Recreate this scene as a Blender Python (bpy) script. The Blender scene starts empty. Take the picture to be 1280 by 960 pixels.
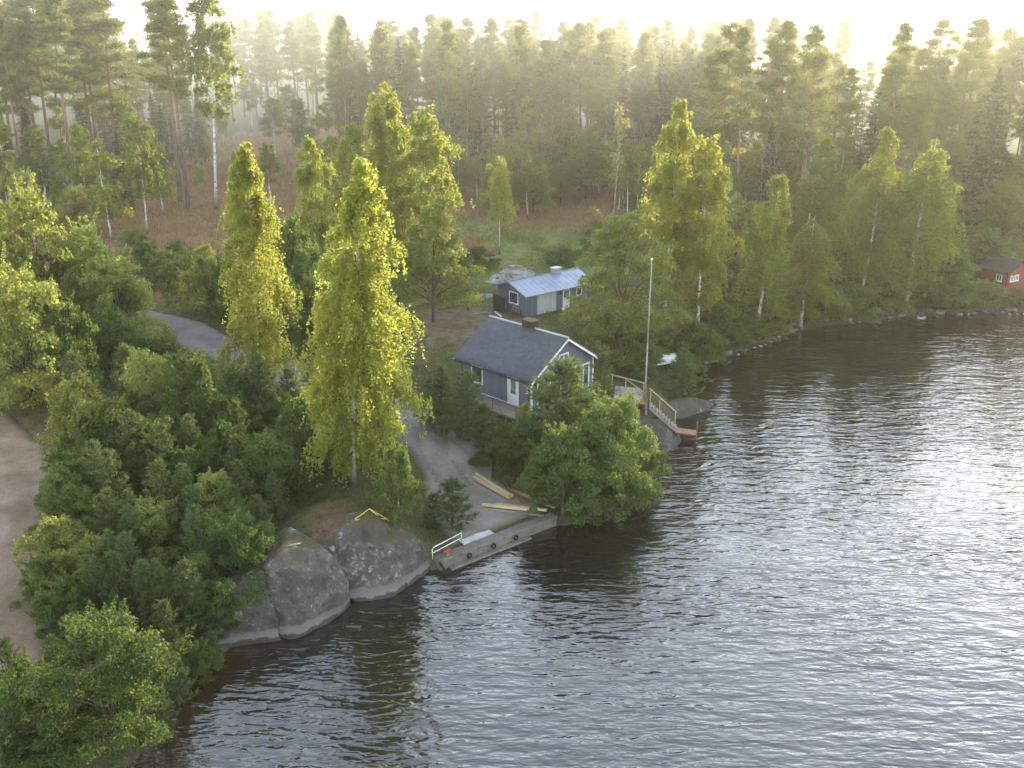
import bpy, bmesh, math, random, time
import numpy as np
from mathutils import Vector, Matrix, Euler
T0 = time.time()
sc = bpy.context.scene
C = sc.collection
rng = np.random.default_rng(7)
random.seed(5)
R = math.radians

# ------------------------------------------------------------------ camera numbers
HAZE_D, HAZE_G = .00026, .58; SUN_EL, SUN_AZ, SUN_S, SKY_S = 14.0, 36.0, 10.0, .86
F = 1250.0; PITCH = R(19.8); H = 28.0          # focal length in photo pixels, tilt below the horizon, height above the lake
def ray(px, py):
    x = (px-640)/F; y = (480-py)/F
    return (x, math.cos(PITCH)+y*math.sin(PITCH), -math.sin(PITCH)+y*math.cos(PITCH))
def at(px, py, z=0.0):
    d = ray(px, py); t = (z-H)/d[2]
    return (d[0]*t, d[1]*t, z)
def zat(px, py, Y):
    d = ray(px, py); return H + d[2]*Y/d[1]
def V2(p): return np.array(p[:2], float)

# ------------------------------------------------------------------ small helpers
def ss(a, b, x):
    t = np.clip((np.asarray(x, float)-a)/(b-a), 0, 1); return t*t*(3-2*t)
_perm = np.random.default_rng(3).random((256, 256))
def vnoise(x, y, s=1.0):
    x = np.asarray(x, float)/s; y = np.asarray(y, float)/s
    xi = np.floor(x).astype(int); yi = np.floor(y).astype(int)
    fx = x-xi; fy = y-yi; fx = fx*fx*(3-2*fx); fy = fy*fy*(3-2*fy)
    g = lambda a, b: _perm[a % 256, b % 256]
    return ((g(xi, yi)*(1-fx)+g(xi+1, yi)*fx)*(1-fy)+(g(xi, yi+1)*(1-fx)+g(xi+1, yi+1)*fx)*fy)*2-1
def fnoise(x, y, s):
    return vnoise(x, y, s)*.55+vnoise(np.asarray(x)+31.7, np.asarray(y)+11.3, s/2.1)*.3+vnoise(np.asarray(x)+7.1, np.asarray(y)+91.3, s/4.3)*.15
def seg_dist(X, Y, pts):
    d = np.full(np.shape(X), 1e9)
    for (a, b) in zip(pts[:-1], pts[1:]):
        ax, ay = a[:2]; bx, by = b[:2]; ux, uy = bx-ax, by-ay
        t = np.clip(((X-ax)*ux+(Y-ay)*uy)/(ux*ux+uy*uy+1e-12), 0, 1)
        d = np.minimum(d, np.hypot(X-ax-t*ux, Y-ay-t*uy))
    return d
def inside(X, Y, poly):
    r = np.zeros(np.shape(X), bool); n = len(poly)
    for i in range(n):
        ax, ay = poly[i][:2]; bx, by = poly[(i+1) % n][:2]
        if ay == by: continue
        c = ((ay > Y) != (by > Y)) & (X < (bx-ax)*(Y-ay)/(by-ay)+ax)
        r ^= c
    return r
def poly_sd(X, Y, poly):
    d = seg_dist(X, Y, list(poly)+[poly[0]])
    return np.where(inside(X, Y, poly), d, -d)

# ------------------------------------------------------------------ object helpers
def link(o, parent=None):
    C.objects.link(o)
    if parent is not None: o.parent = parent
    return o
def tag(o, label=None, cat=None, group=None, kind=None):
    if label: o['label'] = label
    if cat: o['category'] = cat
    if group: o['group'] = group
    if kind: o['kind'] = kind
    return o
def thing(name, label, cat, loc=(0, 0, 0), rz=0.0, group=None):
    o = bpy.data.objects.new(name, None); o.empty_display_size = .3
    o.location = loc; o.rotation_euler = (0, 0, rz)
    link(o); return tag(o, label, cat, group)
def mesh_np(name, verts, quads, mat, attrs=None, smooth=False, tris=None):
    me = bpy.data.meshes.new(name)
    verts = np.asarray(verts, np.float32)
    me.vertices.add(len(verts)); me.vertices.foreach_set('co', verts.ravel())
    quads = np.asarray(quads, np.int32).reshape(-1, 4) if quads is not None and len(quads) else np.zeros((0, 4), np.int32)
    tr = np.asarray(tris, np.int32).reshape(-1, 3) if tris is not None and len(tris) else np.zeros((0, 3), np.int32)
    nl = quads.size+tr.size
    me.loops.add(nl); me.loops.foreach_set('vertex_index', np.concatenate([quads.ravel(), tr.ravel()]))
    me.polygons.add(len(quads)+len(tr))
    st = np.concatenate([np.arange(len(quads))*4, quads.size+np.arange(len(tr))*3]).astype(np.int32)
    me.polygons.foreach_set('loop_start', st)
    me.update(calc_edges=True)
    for k, a in (attrs or {}).items():
        a = np.asarray(a, np.float32)
        if a.ndim == 1:
            at_ = me.attributes.new(k, 'FLOAT', 'POINT'); at_.data.foreach_set('value', a)
        else:
            if a.shape[1] == 3: a = np.hstack([a, np.ones((len(a), 1), np.float32)])
            at_ = me.attributes.new(k, 'FLOAT_COLOR', 'POINT'); at_.data.foreach_set('color', a.ravel())
    me.validate()
    if smooth: me.polygons.foreach_set('use_smooth', np.ones(len(me.polygons), bool))
    if mat: me.materials.append(mat)
    return me
def obj(name, me, parent=None):
    return link(bpy.data.objects.new(name, me), parent)

class MB:
    """collects boxes, tubes and lathes into one mesh"""
    def __init__(s): s.bm = bmesh.new()
    def box(s, x0, y0, z0, x1, y1, z1, bev=0.0):
        v = [s.bm.verts.new(p) for p in ((x0,y0,z0),(x1,y0,z0),(x1,y1,z0),(x0,y1,z0),(x0,y0,z1),(x1,y0,z1),(x1,y1,z1),(x0,y1,z1))]
        fs = [s.bm.faces.new([v[i] for i in q]) for q in ((3,2,1,0),(4,5,6,7),(0,1,5,4),(1,2,6,5),(2,3,7,6),(3,0,4,7))]
        if bev > 0:
            es = list({e for f in fs for e in f.edges})
            bmesh.ops.bevel(s.bm, geom=es, offset=bev, segments=2, affect='EDGES', profile=.5)
        return s
    def bar(s, a, b, w, h, roll_up=(0, 0, 1)):
        a = Vector(a); b = Vector(b); d = (b-a).normalized(); up = Vector(roll_up)
        if abs(d.dot(up)) > .98: up = Vector((1, 0, 0))
        x = d.cross(up).normalized(); y = x.cross(d).normalized()
        vs = []
        for p in (a, b):
            for (i, j) in ((-1,-1),(1,-1),(1,1),(-1,1)): vs.append(s.bm.verts.new(p+x*(i*w/2)+y*(j*h/2)))
        for q in ((0,1,2,3),(7,6,5,4),(0,4,5,1),(1,5,6,2),(2,6,7,3),(3,7,4,0)):
            s.bm.faces.new([vs[i] for i in q])
        return s
    def tube(s, pts, rad, n=8, cap=True):
        pts = [Vector(p) for p in pts]
        if not hasattr(rad, '__len__'): rad = [rad]*len(pts)
        rings = []
        for i, p in enumerate(pts):
            d = (pts[min(i+1, len(pts)-1)]-pts[max(i-1, 0)]).normalized()
            up = Vector((0, 0, 1)) if abs(d.z) < .95 else Vector((1, 0, 0))
            x = d.cross(up).normalized(); y = x.cross(d)
            rings.append([s.bm.verts.new(p+(x*math.cos(2*math.pi*k/n)+y*math.sin(2*math.pi*k/n))*rad[i]) for k in range(n)])
        for r0, r1 in zip(rings[:-1], rings[1:]):
            for k in range(n):
                f = s.bm.faces.new((r0[k], r0[(k+1) % n], r1[(k+1) % n], r1[k])); f.smooth = True
        if cap:
            s.bm.faces.new(rings[0][::-1]); s.bm.faces.new(rings[-1])
        return s
    def ball(s, c, r, sub=2, sz=(1, 1, 1)):
        m = Matrix.Translation(c) @ Matrix.Diagonal((r*sz[0], r*sz[1], r*sz[2], 1))
        g = bmesh.ops.create_icosphere(s.bm, subdivisions=sub, radius=1, matrix=m)
        for v in g['verts']:
            for f in v.link_faces: f.smooth = True
        return s
    def torus(s, c, r, t, axis='Y', n=20, m=8):
        vs = []
        for i in range(n):
            a = 2*math.pi*i/n; ring = []
            for j in range(m):
                b = 2*math.pi*j/m; q = r+t*math.cos(b); w = t*math.sin(b)
                p = (q*math.cos(a), w, q*math.sin(a)) if axis == 'Y' else ((w, q*math.cos(a), q*math.sin(a)) if axis == 'X' else (q*math.cos(a), q*math.sin(a), w))
                ring.append(s.bm.verts.new(Vector(c)+Vector(p)))
            vs.append(ring)
        for i in range(n):
            for j in range(m):
                f = s.bm.faces.new((vs[i][j], vs[(i+1) % n][j], vs[(i+1) % n][(j+1) % m], vs[i][(j+1) % m])); f.smooth = True
        return s
    def poly(s, pts):
        s.bm.faces.new([s.bm.verts.new(p) for p in pts]); return s
    def prism(s, prof, ext, off=(0, 0, 0)):
        """prof: list of 3-D points, extruded by the vector ext"""
        e = Vector(ext); o = Vector(off)
        a = [s.bm.verts.new(Vector(p)+o) for p in prof]; b = [s.bm.verts.new(Vector(p)+o+e) for p in prof]
        n = len(a); s.bm.faces.new(a[::-1]); s.bm.faces.new(b)
        for i in range(n): s.bm.faces.new((a[i], a[(i+1) % n], b[(i+1) % n], b[i]))
        return s
    def build(s, name, mat, parent=None):
        bmesh.ops.recalc_face_normals(s.bm, faces=s.bm.faces)
        me = bpy.data.meshes.new(name); s.bm.to_mesh(me); s.bm.free()
        me.materials.append(mat); return obj(name, me, parent)
def children(o): return [c for c in C.objects if c.parent == o]
_kids = {}
def dup(root, loc, rz=0.0, scale=(1, 1, 1), label=None, cat=None, group=None, tilt=(0, 0), name=None):
    r = root.copy(); C.objects.link(r)
    if name: r.name = name
    r.location = loc; r.rotation_euler = (tilt[0], tilt[1], rz); r.scale = scale
    for ch in _kids[root.name]:
        c = ch.copy(); C.objects.link(c); c.parent = r
    return tag(r, label, cat, group)

# ------------------------------------------------------------------ materials
def newmat(name):
    m = bpy.data.materials.new(name); m.use_nodes = True; nt = m.node_tree
    for n in list(nt.nodes): nt.nodes.remove(n)
    out = nt.nodes.new('ShaderNodeOutputMaterial')
    return m, nt, out
def N(nt, t, **kw):
    n = nt.nodes.new(t)
    for k, v in kw.items():
        if k in n.inputs: n.inputs[k].default_value = v
        else: setattr(n, k, v)
    return n
def ramp(nt, stops, fac=None):
    n = nt.nodes.new('ShaderNodeValToRGB'); e = n.color_ramp.elements
    while len(e) < len(stops): e.new(.5)
    for el, (p, c) in zip(e, stops): el.position = p; el.color = (*c, 1) if len(c) == 3 else c
    if fac is not None: nt.links.new(fac, n.inputs[0])
    return n
def mixc(nt, a, b, fac, mode='MIX'):
    n = nt.nodes.new('ShaderNodeMix'); n.data_type = 'RGBA'; n.blend_type = mode
    for sock, v in ((n.inputs['Factor'], fac), (n.inputs[6], a), (n.inputs[7], b)):
        if hasattr(v, 'links') or isinstance(v, bpy.types.NodeSocket): nt.links.new(v, sock)
        elif isinstance(v, (tuple, list)): sock.default_value = (*v[:3], 1)
        else: sock.default_value = v
    return n.outputs[2]
def noise_mat(name, c0, c1, scale=3.0, rough=.8, bump=.2, spec=.3, detail=6, stretch=(1, 1, 1), c2=None, metal=0.0, bdist=.05):
    m, nt, out = newmat(name); L = nt.links.new
    tc = N(nt, 'ShaderNodeTexCoord'); mp = N(nt, 'ShaderNodeMapping'); mp.inputs['Scale'].default_value = stretch
    L(tc.outputs['Object'], mp.inputs['Vector'])
    no = N(nt, 'ShaderNodeTexNoise', Scale=scale, Detail=detail, Roughness=.62); L(mp.outputs[0], no.inputs['Vector'])
    no2 = N(nt, 'ShaderNodeTexNoise', Scale=scale*.17, Detail=3); L(mp.outputs[0], no2.inputs['Vector'])
    stops = [(.3, c0), (.7, c1)] if c2 is None else [(.28, c0), (.5, c1), (.74, c2)]
    cr = ramp(nt, stops, no.outputs['Fac'])
    col = mixc(nt, cr.outputs[0], (.5, .5, .5), .35, 'OVERLAY')
    sh = ramp(nt, [(.3, (.72, .72, .72)), (.7, (1.12, 1.12, 1.12))], no2.outputs['Fac'])
    col = mixc(nt, cr.outputs[0], sh.outputs[0], .8, 'MULTIPLY')
    b = N(nt, 'ShaderNodeBsdfPrincipled', Roughness=rough, Metallic=metal); b.inputs['Specular IOR Level'].default_value = spec
    L(col, b.inputs['Base Color'])
    if bump:
        bp = N(nt, 'ShaderNodeBump', Strength=bump, Distance=bdist); L(no.outputs['Fac'], bp.inputs['Height']); L(bp.outputs[0], b.inputs['Normal'])
    L(b.outputs[0], out.inputs[0]); return m
def leaf_mat(name, dark, light, trans, tfac=.45, rough=.5, spec=.25):
    """leaf faces: attribute v varies the leaf, the object adds its own shift, light passes through"""
    m, nt, out = newmat(name); L = nt.links.new
    a = N(nt, 'ShaderNodeAttribute', attribute_name='v'); oi = N(nt, 'ShaderNodeObjectInfo')
    col = mixc(nt, dark, light, a.outputs['Fac'])
    hs = N(nt, 'ShaderNodeHueSaturation'); L(col, hs.inputs['Color'])
    mr = N(nt, 'ShaderNodeMapRange'); mr.inputs[3].default_value = .72; mr.inputs[4].default_value = 1.25; L(oi.outputs['Random'], mr.inputs[0]); L(mr.outputs[0], hs.inputs['Value'])
    mh = N(nt, 'ShaderNodeMapRange'); mh.inputs[3].default_value = .485; mh.inputs[4].default_value = .515
    m7 = N(nt, 'ShaderNodeMath', operation='MULTIPLY'); m7.inputs[1].default_value = 7.13; L(oi.outputs['Random'], m7.inputs[0])
    fr = N(nt, 'ShaderNodeMath', operation='FRACT'); L(m7.outputs[0], fr.inputs[0]); L(fr.outputs[0], mh.inputs[0]); L(mh.outputs[0], hs.inputs['Hue'])
    b = N(nt, 'ShaderNodeBsdfPrincipled', Roughness=rough); b.inputs['Specular IOR Level'].default_value = spec
    L(hs.outputs[0], b.inputs['Base Color'])
    t = N(nt, 'ShaderNodeBsdfTranslucent'); tc = mixc(nt, trans, hs.outputs[0], .25); L(tc, t.inputs[0])
    mx = N(nt, 'ShaderNodeMixShader'); mx.inputs[0].default_value = tfac
    L(b.outputs[0], mx.inputs[1]); L(t.outputs[0], mx.inputs[2]); L(mx.outputs[0], out.inputs[0]); return m
def plain(name, col, rough=.6, spec=.4, metal=0.0, var=.15, scale=6.0, bump=.05):
    c = np.array(col); return noise_mat(name, tuple(c*(1-var)), tuple(np.minimum(c*(1+var), .95)), scale, rough, bump, spec, 4, metal=metal, bdist=.01)
def plank_mat(name, c0, c1, axis=0, w=.12, rough=.75):
    m, nt, out = newmat(name); L = nt.links.new
    tc = N(nt, 'ShaderNodeTexCoord'); sp = N(nt, 'ShaderNodeSeparateXYZ'); L(tc.outputs['Object'], sp.inputs[0])
    dv = N(nt, 'ShaderNodeMath', operation='DIVIDE'); dv.inputs[1].default_value = w; L(sp.outputs[axis], dv.inputs[0])
    fl = N(nt, 'ShaderNodeMath', operation='FLOOR'); L(dv.outputs[0], fl.inputs[0])
    fr = N(nt, 'ShaderNodeMath', operation='FRACT'); L(dv.outputs[0], fr.inputs[0])
    wn = N(nt, 'ShaderNodeTexWhiteNoise', noise_dimensions='1D'); L(fl.outputs[0], wn.inputs['W'])
    no = N(nt, 'ShaderNodeTexNoise', Scale=5.0, Detail=6.0); L(tc.outputs['Object'], no.inputs['Vector'])
    ad = N(nt, 'ShaderNodeMath', operation='MULTIPLY_ADD'); ad.inputs[1].default_value = .5; L(wn.outputs[0], ad.inputs[0]); L(no.outputs['Fac'], ad.inputs[2])
    cr = ramp(nt, [(.35, c0), (.95, c1)], ad.outputs[0])
    gp = ramp(nt, [(0, (.25,)*3), (.06, (1,)*3), (.94, (1,)*3), (1, (.25,)*3)], fr.outputs[0])
    col = mixc(nt, cr.outputs[0], gp.outputs[0], .8, 'MULTIPLY')
    b = N(nt, 'ShaderNodeBsdfPrincipled', Roughness=rough); L(col, b.inputs['Base Color'])
    bp = N(nt, 'ShaderNodeBump', Strength=.5, Distance=.015); L(gp.outputs[0], bp.inputs['Height']); L(bp.outputs[0], b.inputs['Normal'])
    L(b.outputs[0], out.inputs[0]); return m
def glass_mat(name, tint=(.02, .025, .03)):
    m, nt, out = newmat(name); L = nt.links.new
    tc = N(nt, 'ShaderNodeTexCoord'); no = N(nt, 'ShaderNodeTexNoise', Scale=1.3, Detail=2.0); L(tc.outputs['Object'], no.inputs['Vector'])
    cr = ramp(nt, [(.4, tint), (.65, tuple(t*3.5 for t in tint))], no.outputs['Fac'])
    b = N(nt, 'ShaderNodeBsdfPrincipled', Roughness=.06); b.inputs['Specular IOR Level'].default_value = .8
    L(cr.outputs[0], b.inputs['Base Color']); L(b.outputs[0], out.inputs[0]); return m

M = {}
M['birch_leaf'] = leaf_mat('birch leaf', (.058, .090, .012), (.140, .175, .022), (.84, .82, .14), .52)
M['birch_leaf_dull'] = leaf_mat('birch leaf dull', (.042, .078, .014), (.095, .135, .025), (.56, .60, .06), .5)
M['alder_leaf'] = leaf_mat('alder leaf', (.030, .060, .017), (.080, .125, .030), (.42, .50, .06), .40)
M['willow_leaf'] = leaf_mat('willow leaf', (.060, .094, .032), (.150, .185, .065), (.80, .78, .12), .48)
M['rowan_leaf'] = leaf_mat('rowan leaf', (.036, .064, .016), (.088, .120, .030), (.60, .58, .08), .46)
M['young_needle'] = leaf_mat('young pine needle', (.034, .064, .024), (.095, .132, .048), (.32, .36, .06), .30)
M['pine_needle'] = leaf_mat('pine needle', (.040, .072, .022), (.105, .140, .042), (.50, .48, .08), .38)
M['spruce_needle'] = leaf_mat('spruce needle', (.014, .032, .013), (.036, .058, .022), (.08, .10, .02), .2)
M['grass_blade'] = leaf_mat('grass blade', (.045, .075, .018), (.115, .130, .035), (.30, .30, .05), .4)
M['red_grass'] = leaf_mat('ripe grass', (.17, .10, .05), (.32, .21, .11), (.5, .3, .12), .4)
M['pine_bark'] = None
def bark_pine():
    m, nt, out = newmat('pine bark'); L = nt.links.new
    tc = N(nt, 'ShaderNodeTexCoord'); sp = N(nt, 'ShaderNodeSeparateXYZ'); L(tc.outputs['Object'], sp.inputs[0])
    mp = N(nt, 'ShaderNodeMapping'); mp.inputs['Scale'].default_value = (4, 4, .7); L(tc.outputs['Object'], mp.inputs[0])
    no = N(nt, 'ShaderNodeTexNoise', Scale=3.0, Detail=6.0); L(mp.outputs[0], no.inputs['Vector'])
    mr = N(nt, 'ShaderNodeMapRange'); mr.inputs[1].default_value = 5; mr.inputs[2].default_value = 13; L(sp.outputs[2], mr.inputs[0])
    lo = ramp(nt, [(.3, (.055, .042, .034)), (.7, (.15, .115, .09))], no.outputs['Fac'])
    hi = ramp(nt, [(.3, (.13, .075, .042)), (.7, (.27, .165, .10))], no.outputs['Fac'])
    col = mixc(nt, lo.outputs[0], hi.outputs[0], mr.outputs[0])
    b = N(nt, 'ShaderNodeBsdfPrincipled', Roughness=.9); L(col, b.inputs['Base Color'])
    bp = N(nt, 'ShaderNodeBump', Strength=.6, Distance=.04); L(no.outputs['Fac'], bp.inputs['Height']); L(bp.outputs[0], b.inputs['Normal'])
    L(b.outputs[0], out.inputs[0]); return m
def bark_birch():
    m, nt, out = newmat('birch bark'); L = nt.links.new
    tc = N(nt, 'ShaderNodeTexCoord'); sp = N(nt, 'ShaderNodeSeparateXYZ'); L(tc.outputs['Object'], sp.inputs[0])
    mp = N(nt, 'ShaderNodeMapping'); mp.inputs['Scale'].default_value = (2, 2, 5.5); L(tc.outputs['Object'], mp.inputs[0])
    no = N(nt, 'ShaderNodeTexNoise', Scale=1.6, Detail=5.0, Roughness=.65); L(mp.outputs[0], no.inputs['Vector'])
    ba = ramp(nt, [(.36, (.03, .028, .025)), (.46, (.50, .47, .43)), (.8, (.72, .69, .65))], no.outputs['Fac'])
    mr = N(nt, 'ShaderNodeMapRange'); mr.inputs[1].default_value = 1.6; mr.inputs[2].default_value = .2; L(sp.outputs[2], mr.inputs[0])
    col = mixc(nt, ba.outputs[0], (.06, .05, .042), mr.outputs[0]); at_ = N(nt, 'ShaderNodeAttribute', attribute_name='twig'); col = mixc(nt, col, (.075, .055, .04), at_.outputs['Fac'])
    b = N(nt, 'ShaderNodeBsdfPrincipled', Roughness=.75); L(col, b.inputs['Base Color']); L(b.outputs[0], out.inputs[0]); return m
M['pine_bark'] = bark_pine(); M['birch_bark'] = bark_birch()
M['grey_bark'] = noise_mat('grey bark', (.045, .038, .03), (.13, .115, .095), 8, .9, .5, .1, stretch=(1, 1, .3))
M['dead_bark'] = noise_mat('dead branch bark', (.16, .13, .10), (.38, .33, .27), 6, .9, .3, .1, stretch=(1, 1, .3))

# ------------------------------------------------------------------ shoreline and terrain
SH_PX = [(120,985),(165,955),(205,912),(238,850),(268,832),(300,795),(360,768),(430,728),(500,716),(553,712),(695,658),(740,652),(800,615),(822,580),(832,566),(846,548),(842,520),(852,500),(850,478),(868,464),(900,450),(960,427),(1000,413),(1060,404),(1130,397),(1200,393),(1280,390)]
SH = [at(x, y) for x, y in SH_PX]
SHORE = [(-70, -60), (-40, -10), (-27, 18), (-21.5, 27)] + [p[:2] for p in SH] + [(62, 99), (80, 97), (110, 85), (180, 80), (400, 60), (1500, 50)]
LAND = SHORE + [(3000, 50), (3000, 4000), (-3000, 4000), (-3000, -60)]
def shore_d(X, Y):
    d = seg_dist(X, Y, SHORE); return np.where(inside(X, Y, LAND), d, -d)
QA, QB = V2(at(553, 713)), V2(at(696, 657)); qu = (QB-QA)/np.linalg.norm(QB-QA); qn = np.array([-qu[1], qu[0]])
CAB_Z = 2.95
cab0 = V2(at(664, 514, CAB_Z)); cu = np.array([math.cos(R(136.5)), math.sin(R(136.5))]); cv = np.array([math.cos(R(45.0)), math.sin(R(45.0))])
SHED_Z = 3.5
shed0 = V2(at(661, 396, SHED_Z))
cab_c = cab0+cu*3.6+cv*3.5; shed_c = shed0 + np.array([1.2, 3.3])
PADS = [(*cab_c, 2.5, 4.5, 9), (*shed_c, SHED_Z-.02, 5, 10), (*(QA*.45+QB*.55+qn*3.0), .64, 3.4, 8), (*at(425, 640, 3.3)[:2], 3.1, 1.5, 5.5),
        (*at(790, 490, 2.5)[:2], 2.3, 1.5, 4.5), (*at(560, 400, 3.3)[:2], 3.3, 3, 9)]
def terr(X, Y, d=None):
    X = np.asarray(X, float); Y = np.asarray(Y, float)
    if d is None: d = shore_d(X, Y)
    dd = d+.5*vnoise(X, Y, 2.6)*np.clip(np.abs(d), .2, 1)
    z = .12+.95*ss(-.1, 3.2, dd)+1.45*ss(1.5, 14, dd)+1.0*ss(12, 45, dd)+2.2*ss(50, 160, dd)+.006*np.clip(d-120, 0, 400)
    z = z+ (fnoise(X, Y, 9)*.35*ss(4, 20, d) + fnoise(X+50, Y, 45)*1.0*ss(20, 70, d))
    for (x, y, pz, r0, r1) in PADS:
        w = 1-ss(r0, r1, np.hypot(X-x, Y-y)); w = w*ss(.15, .7, d); z = z*(1-w)+pz*w
    uw = -.25-.55*np.clip(-d, 0, 5)
    return np.where(d > 0, z*ss(0, .35, d)+.0, np.minimum(-.05, uw*ss(0, .8, -d)-.05))
def t1(x, y): return float(terr(np.array([x]), np.array([y]))[0])
def ground_at(px, py):
    z = 2.5
    for _ in range(14):
        p = at(px, py, z); z = z*.4+.6*t1(p[0], p[1])
    p = at(px, py, z); return (p[0], p[1], t1(p[0], p[1]))

# drive surfaces
ROAD1 = [at(-60, 500, 3)[:2], at(5, 560, 3)[:2], at(26, 620, 2.9)[:2], at(12, 700, 2.7)[:2], at(-2, 780, 2.6)[:2], at(-18, 860, 2.5)[:2], at(-40, 980, 2.5)[:2], (-24, 20), (-34, -8)]
ROAD2 = [at(20, 330, 3.5)[:2], at(120, 385, 3.4)[:2], at(200, 408, 3.3)[:2], at(262, 430, 3.2)[:2], at(330, 455, 3)[:2], at(400, 480, 2.8)[:2], at(470, 510, 2.4)[:2], at(540, 556, 1.7)[:2], at(590, 600, 1.1)[:2]]
YARD = [at(516, 532, 1.9)[:2], at(565, 556, 1.7)[:2], at(625, 588, 1.3)[:2], at(668, 612, 1.1)[:2], tuple(QB+qn*.9), tuple(QA+qn*.9), at(562, 668, .95)[:2], at(545, 650, 1.0)[:2], at(530, 622, 1.2)[:2], at(520, 580, 1.6)[:2]]
PATHY = [at(520, 392, 3.3)[:2], at(600, 380, 3.4)[:2], at(660, 402, 3.4)[:2], at(640, 420, 3.3)[:2], at(560, 425, 3.2)[:2], at(530, 440, 3.1)[:2], at(512, 415, 3.2)[:2]]
def m_r1(X, Y): return 2.35-seg_dist(X, Y, ROAD1)
def m_r2(X, Y): return 2.5-seg_dist(X, Y, ROAD2)
def m_yd(X, Y): return poly_sd(X, Y, YARD)
def m_yd2(X, Y): return np.minimum(m_yd(X, Y), 9)

def axis(lo, hi, step, far_lo, far_hi):
    a = list(np.arange(lo, hi+1e-6, step)); s = step
    while a[-1] < far_hi: s *= 1.22; a.append(a[-1]+s)
    s = step; b = []
    x = lo
    while x > far_lo: s *= 1.22; x -= s; b.append(x)
    return np.array(b[::-1]+a)
gx = axis(-42, 58, .5, -2600, 2600); gy = axis(24, 128, .5, -200, 3600)
GX, GY = np.meshgrid(gx, gy); GD = shore_d(GX, GY)
GZ = terr(GX, GY, GD)
inset = np.maximum.reduce([m_r1(GX, GY), m_r2(GX, GY), m_yd(GX, GY)])
GZ = np.where(GD > .3, GZ-.16*ss(.05, .5, inset), GZ)
def grid_quads(nx, ny, keep=None):
    i = np.arange(nx*ny).reshape(ny, nx)
    q = np.stack([i[:-1, :-1], i[:-1, 1:], i[1:, 1:], i[1:, :-1]], -1).reshape(-1, 4)
    return q if keep is None else q[keep]
# tints of the land
def ell(px, py, rx, ry, z):
    c = at(px, py, z); ex = abs(at(px+rx, py, z)[0]-c[0]); ey = (at(px, py-ry, z)[1]-at(px, py+ry, z)[1])/2
    r = np.hypot((GX-c[0])/ex, (GY-c[1])/ey)
    return 1-ss(.65, 1.15, r+.35*fnoise(GX, GY, 7))
n1 = fnoise(GX, GY, 6); n2 = fnoise(GX+200, GY, 2.2)
def lerp(col, c, w): return col*(1-w[..., None])+np.array(c)*w[..., None]
tint = np.zeros(GX.shape+(3,))+np.array((.060, .068, .026))
tint = lerp(tint, (.075, .085, .028), ss(-.1, .5, n1))
tint = lerp(tint, (.085, .062, .038), ss(.1, .6, n2)*.6)
FIELD = np.zeros(GX.shape)
for e in ((235, 300, 75, 34, 4), (345, 200, 110, 75, 5), (300, 250, 120, 60, 4.5), (655, 243, 135, 32, 5), (560, 300, 60, 16, 4.3)):
    FIELD = np.maximum(FIELD, ell(*e))
tint = lerp(tint, (.225, .148, .078), FIELD*.8)
green = np.maximum(ell(650, 308, 150, 32, 4.2), ell(610, 280, 140, 18, 4.5))
tint = lerp(tint, (.155, .175, .055), green*.9)
dry = np.maximum.reduce([1-ss(0, 2.8, -poly_sd(GX, GY, PATHY)+n1*1.2), 1-ss(0, 2.2, -m_r1(GX, GY)+n2*.8), ell(20, 530, 95, 40, 3)])
tint = lerp(tint, (.135, .115, .058), dry*.8)
tint = lerp(tint, (.16, .125, .085), (1-ss(-.2, .9, -poly_sd(GX, GY, PATHY)+.9+n2))*.85)
tint = lerp(tint, (.075, .068, .05), (1-ss(.5, 2.0, GD+n2))*.9)
tint = lerp(tint, (.115, .07, .04), ell(412, 652, 30, 16, 3.0)*.7)
tint = lerp(tint, (.075, .048, .026), (GD < -.02)*1.0)
def ground_mat():
    m, nt, out = newmat('ground'); L = nt.links.new
    a = N(nt, 'ShaderNodeAttribute', attribute_name='tint'); tc = N(nt, 'ShaderNodeTexCoord')
    n0 = N(nt, 'ShaderNodeTexNoise', Scale=1.7, Detail=8.0, Roughness=.7); L(tc.outputs['Object'], n0.inputs['Vector'])
    n9 = N(nt, 'ShaderNodeTexNoise', Scale=14.0, Detail=4.0); L(tc.outputs['Object'], n9.inputs['Vector'])
    r0 = ramp(nt, [(.28, (.45, .45, .45)), (.72, (1.45, 1.45, 1.45))], n0.outputs['Fac'])
    r9 = ramp(nt, [(.3, (.6, .6, .6)), (.7, (1.35, 1.35, 1.35))], n9.outputs['Fac'])
    c = mixc(nt, a.outputs['Color'], r0.outputs[0], 1.0, 'MULTIPLY'); c = mixc(nt, c, r9.outputs[0], 1.0, 'MULTIPLY')
    b = N(nt, 'ShaderNodeBsdfPrincipled', Roughness=.95); b.inputs['Specular IOR Level'].default_value = .1; L(c, b.inputs['Base Color'])
    bp = N(nt, 'ShaderNodeBump', Strength=.7, Distance=.12); L(n0.outputs['Fac'], bp.inputs['Height']); L(bp.outputs[0], b.inputs['Normal'])
    L(b.outputs[0], out.inputs[0]); return m
gnd = obj('ground', mesh_np('ground', np.stack([GX, GY, GZ], -1).reshape(-1, 3), grid_quads(len(gx), len(gy)), ground_mat(), {'tint': tint.reshape(-1, 3)}, True))
tag(gnd, 'rough forest ground with grassy clearing sloping down to the lake', 'ground', kind='structure')

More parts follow.
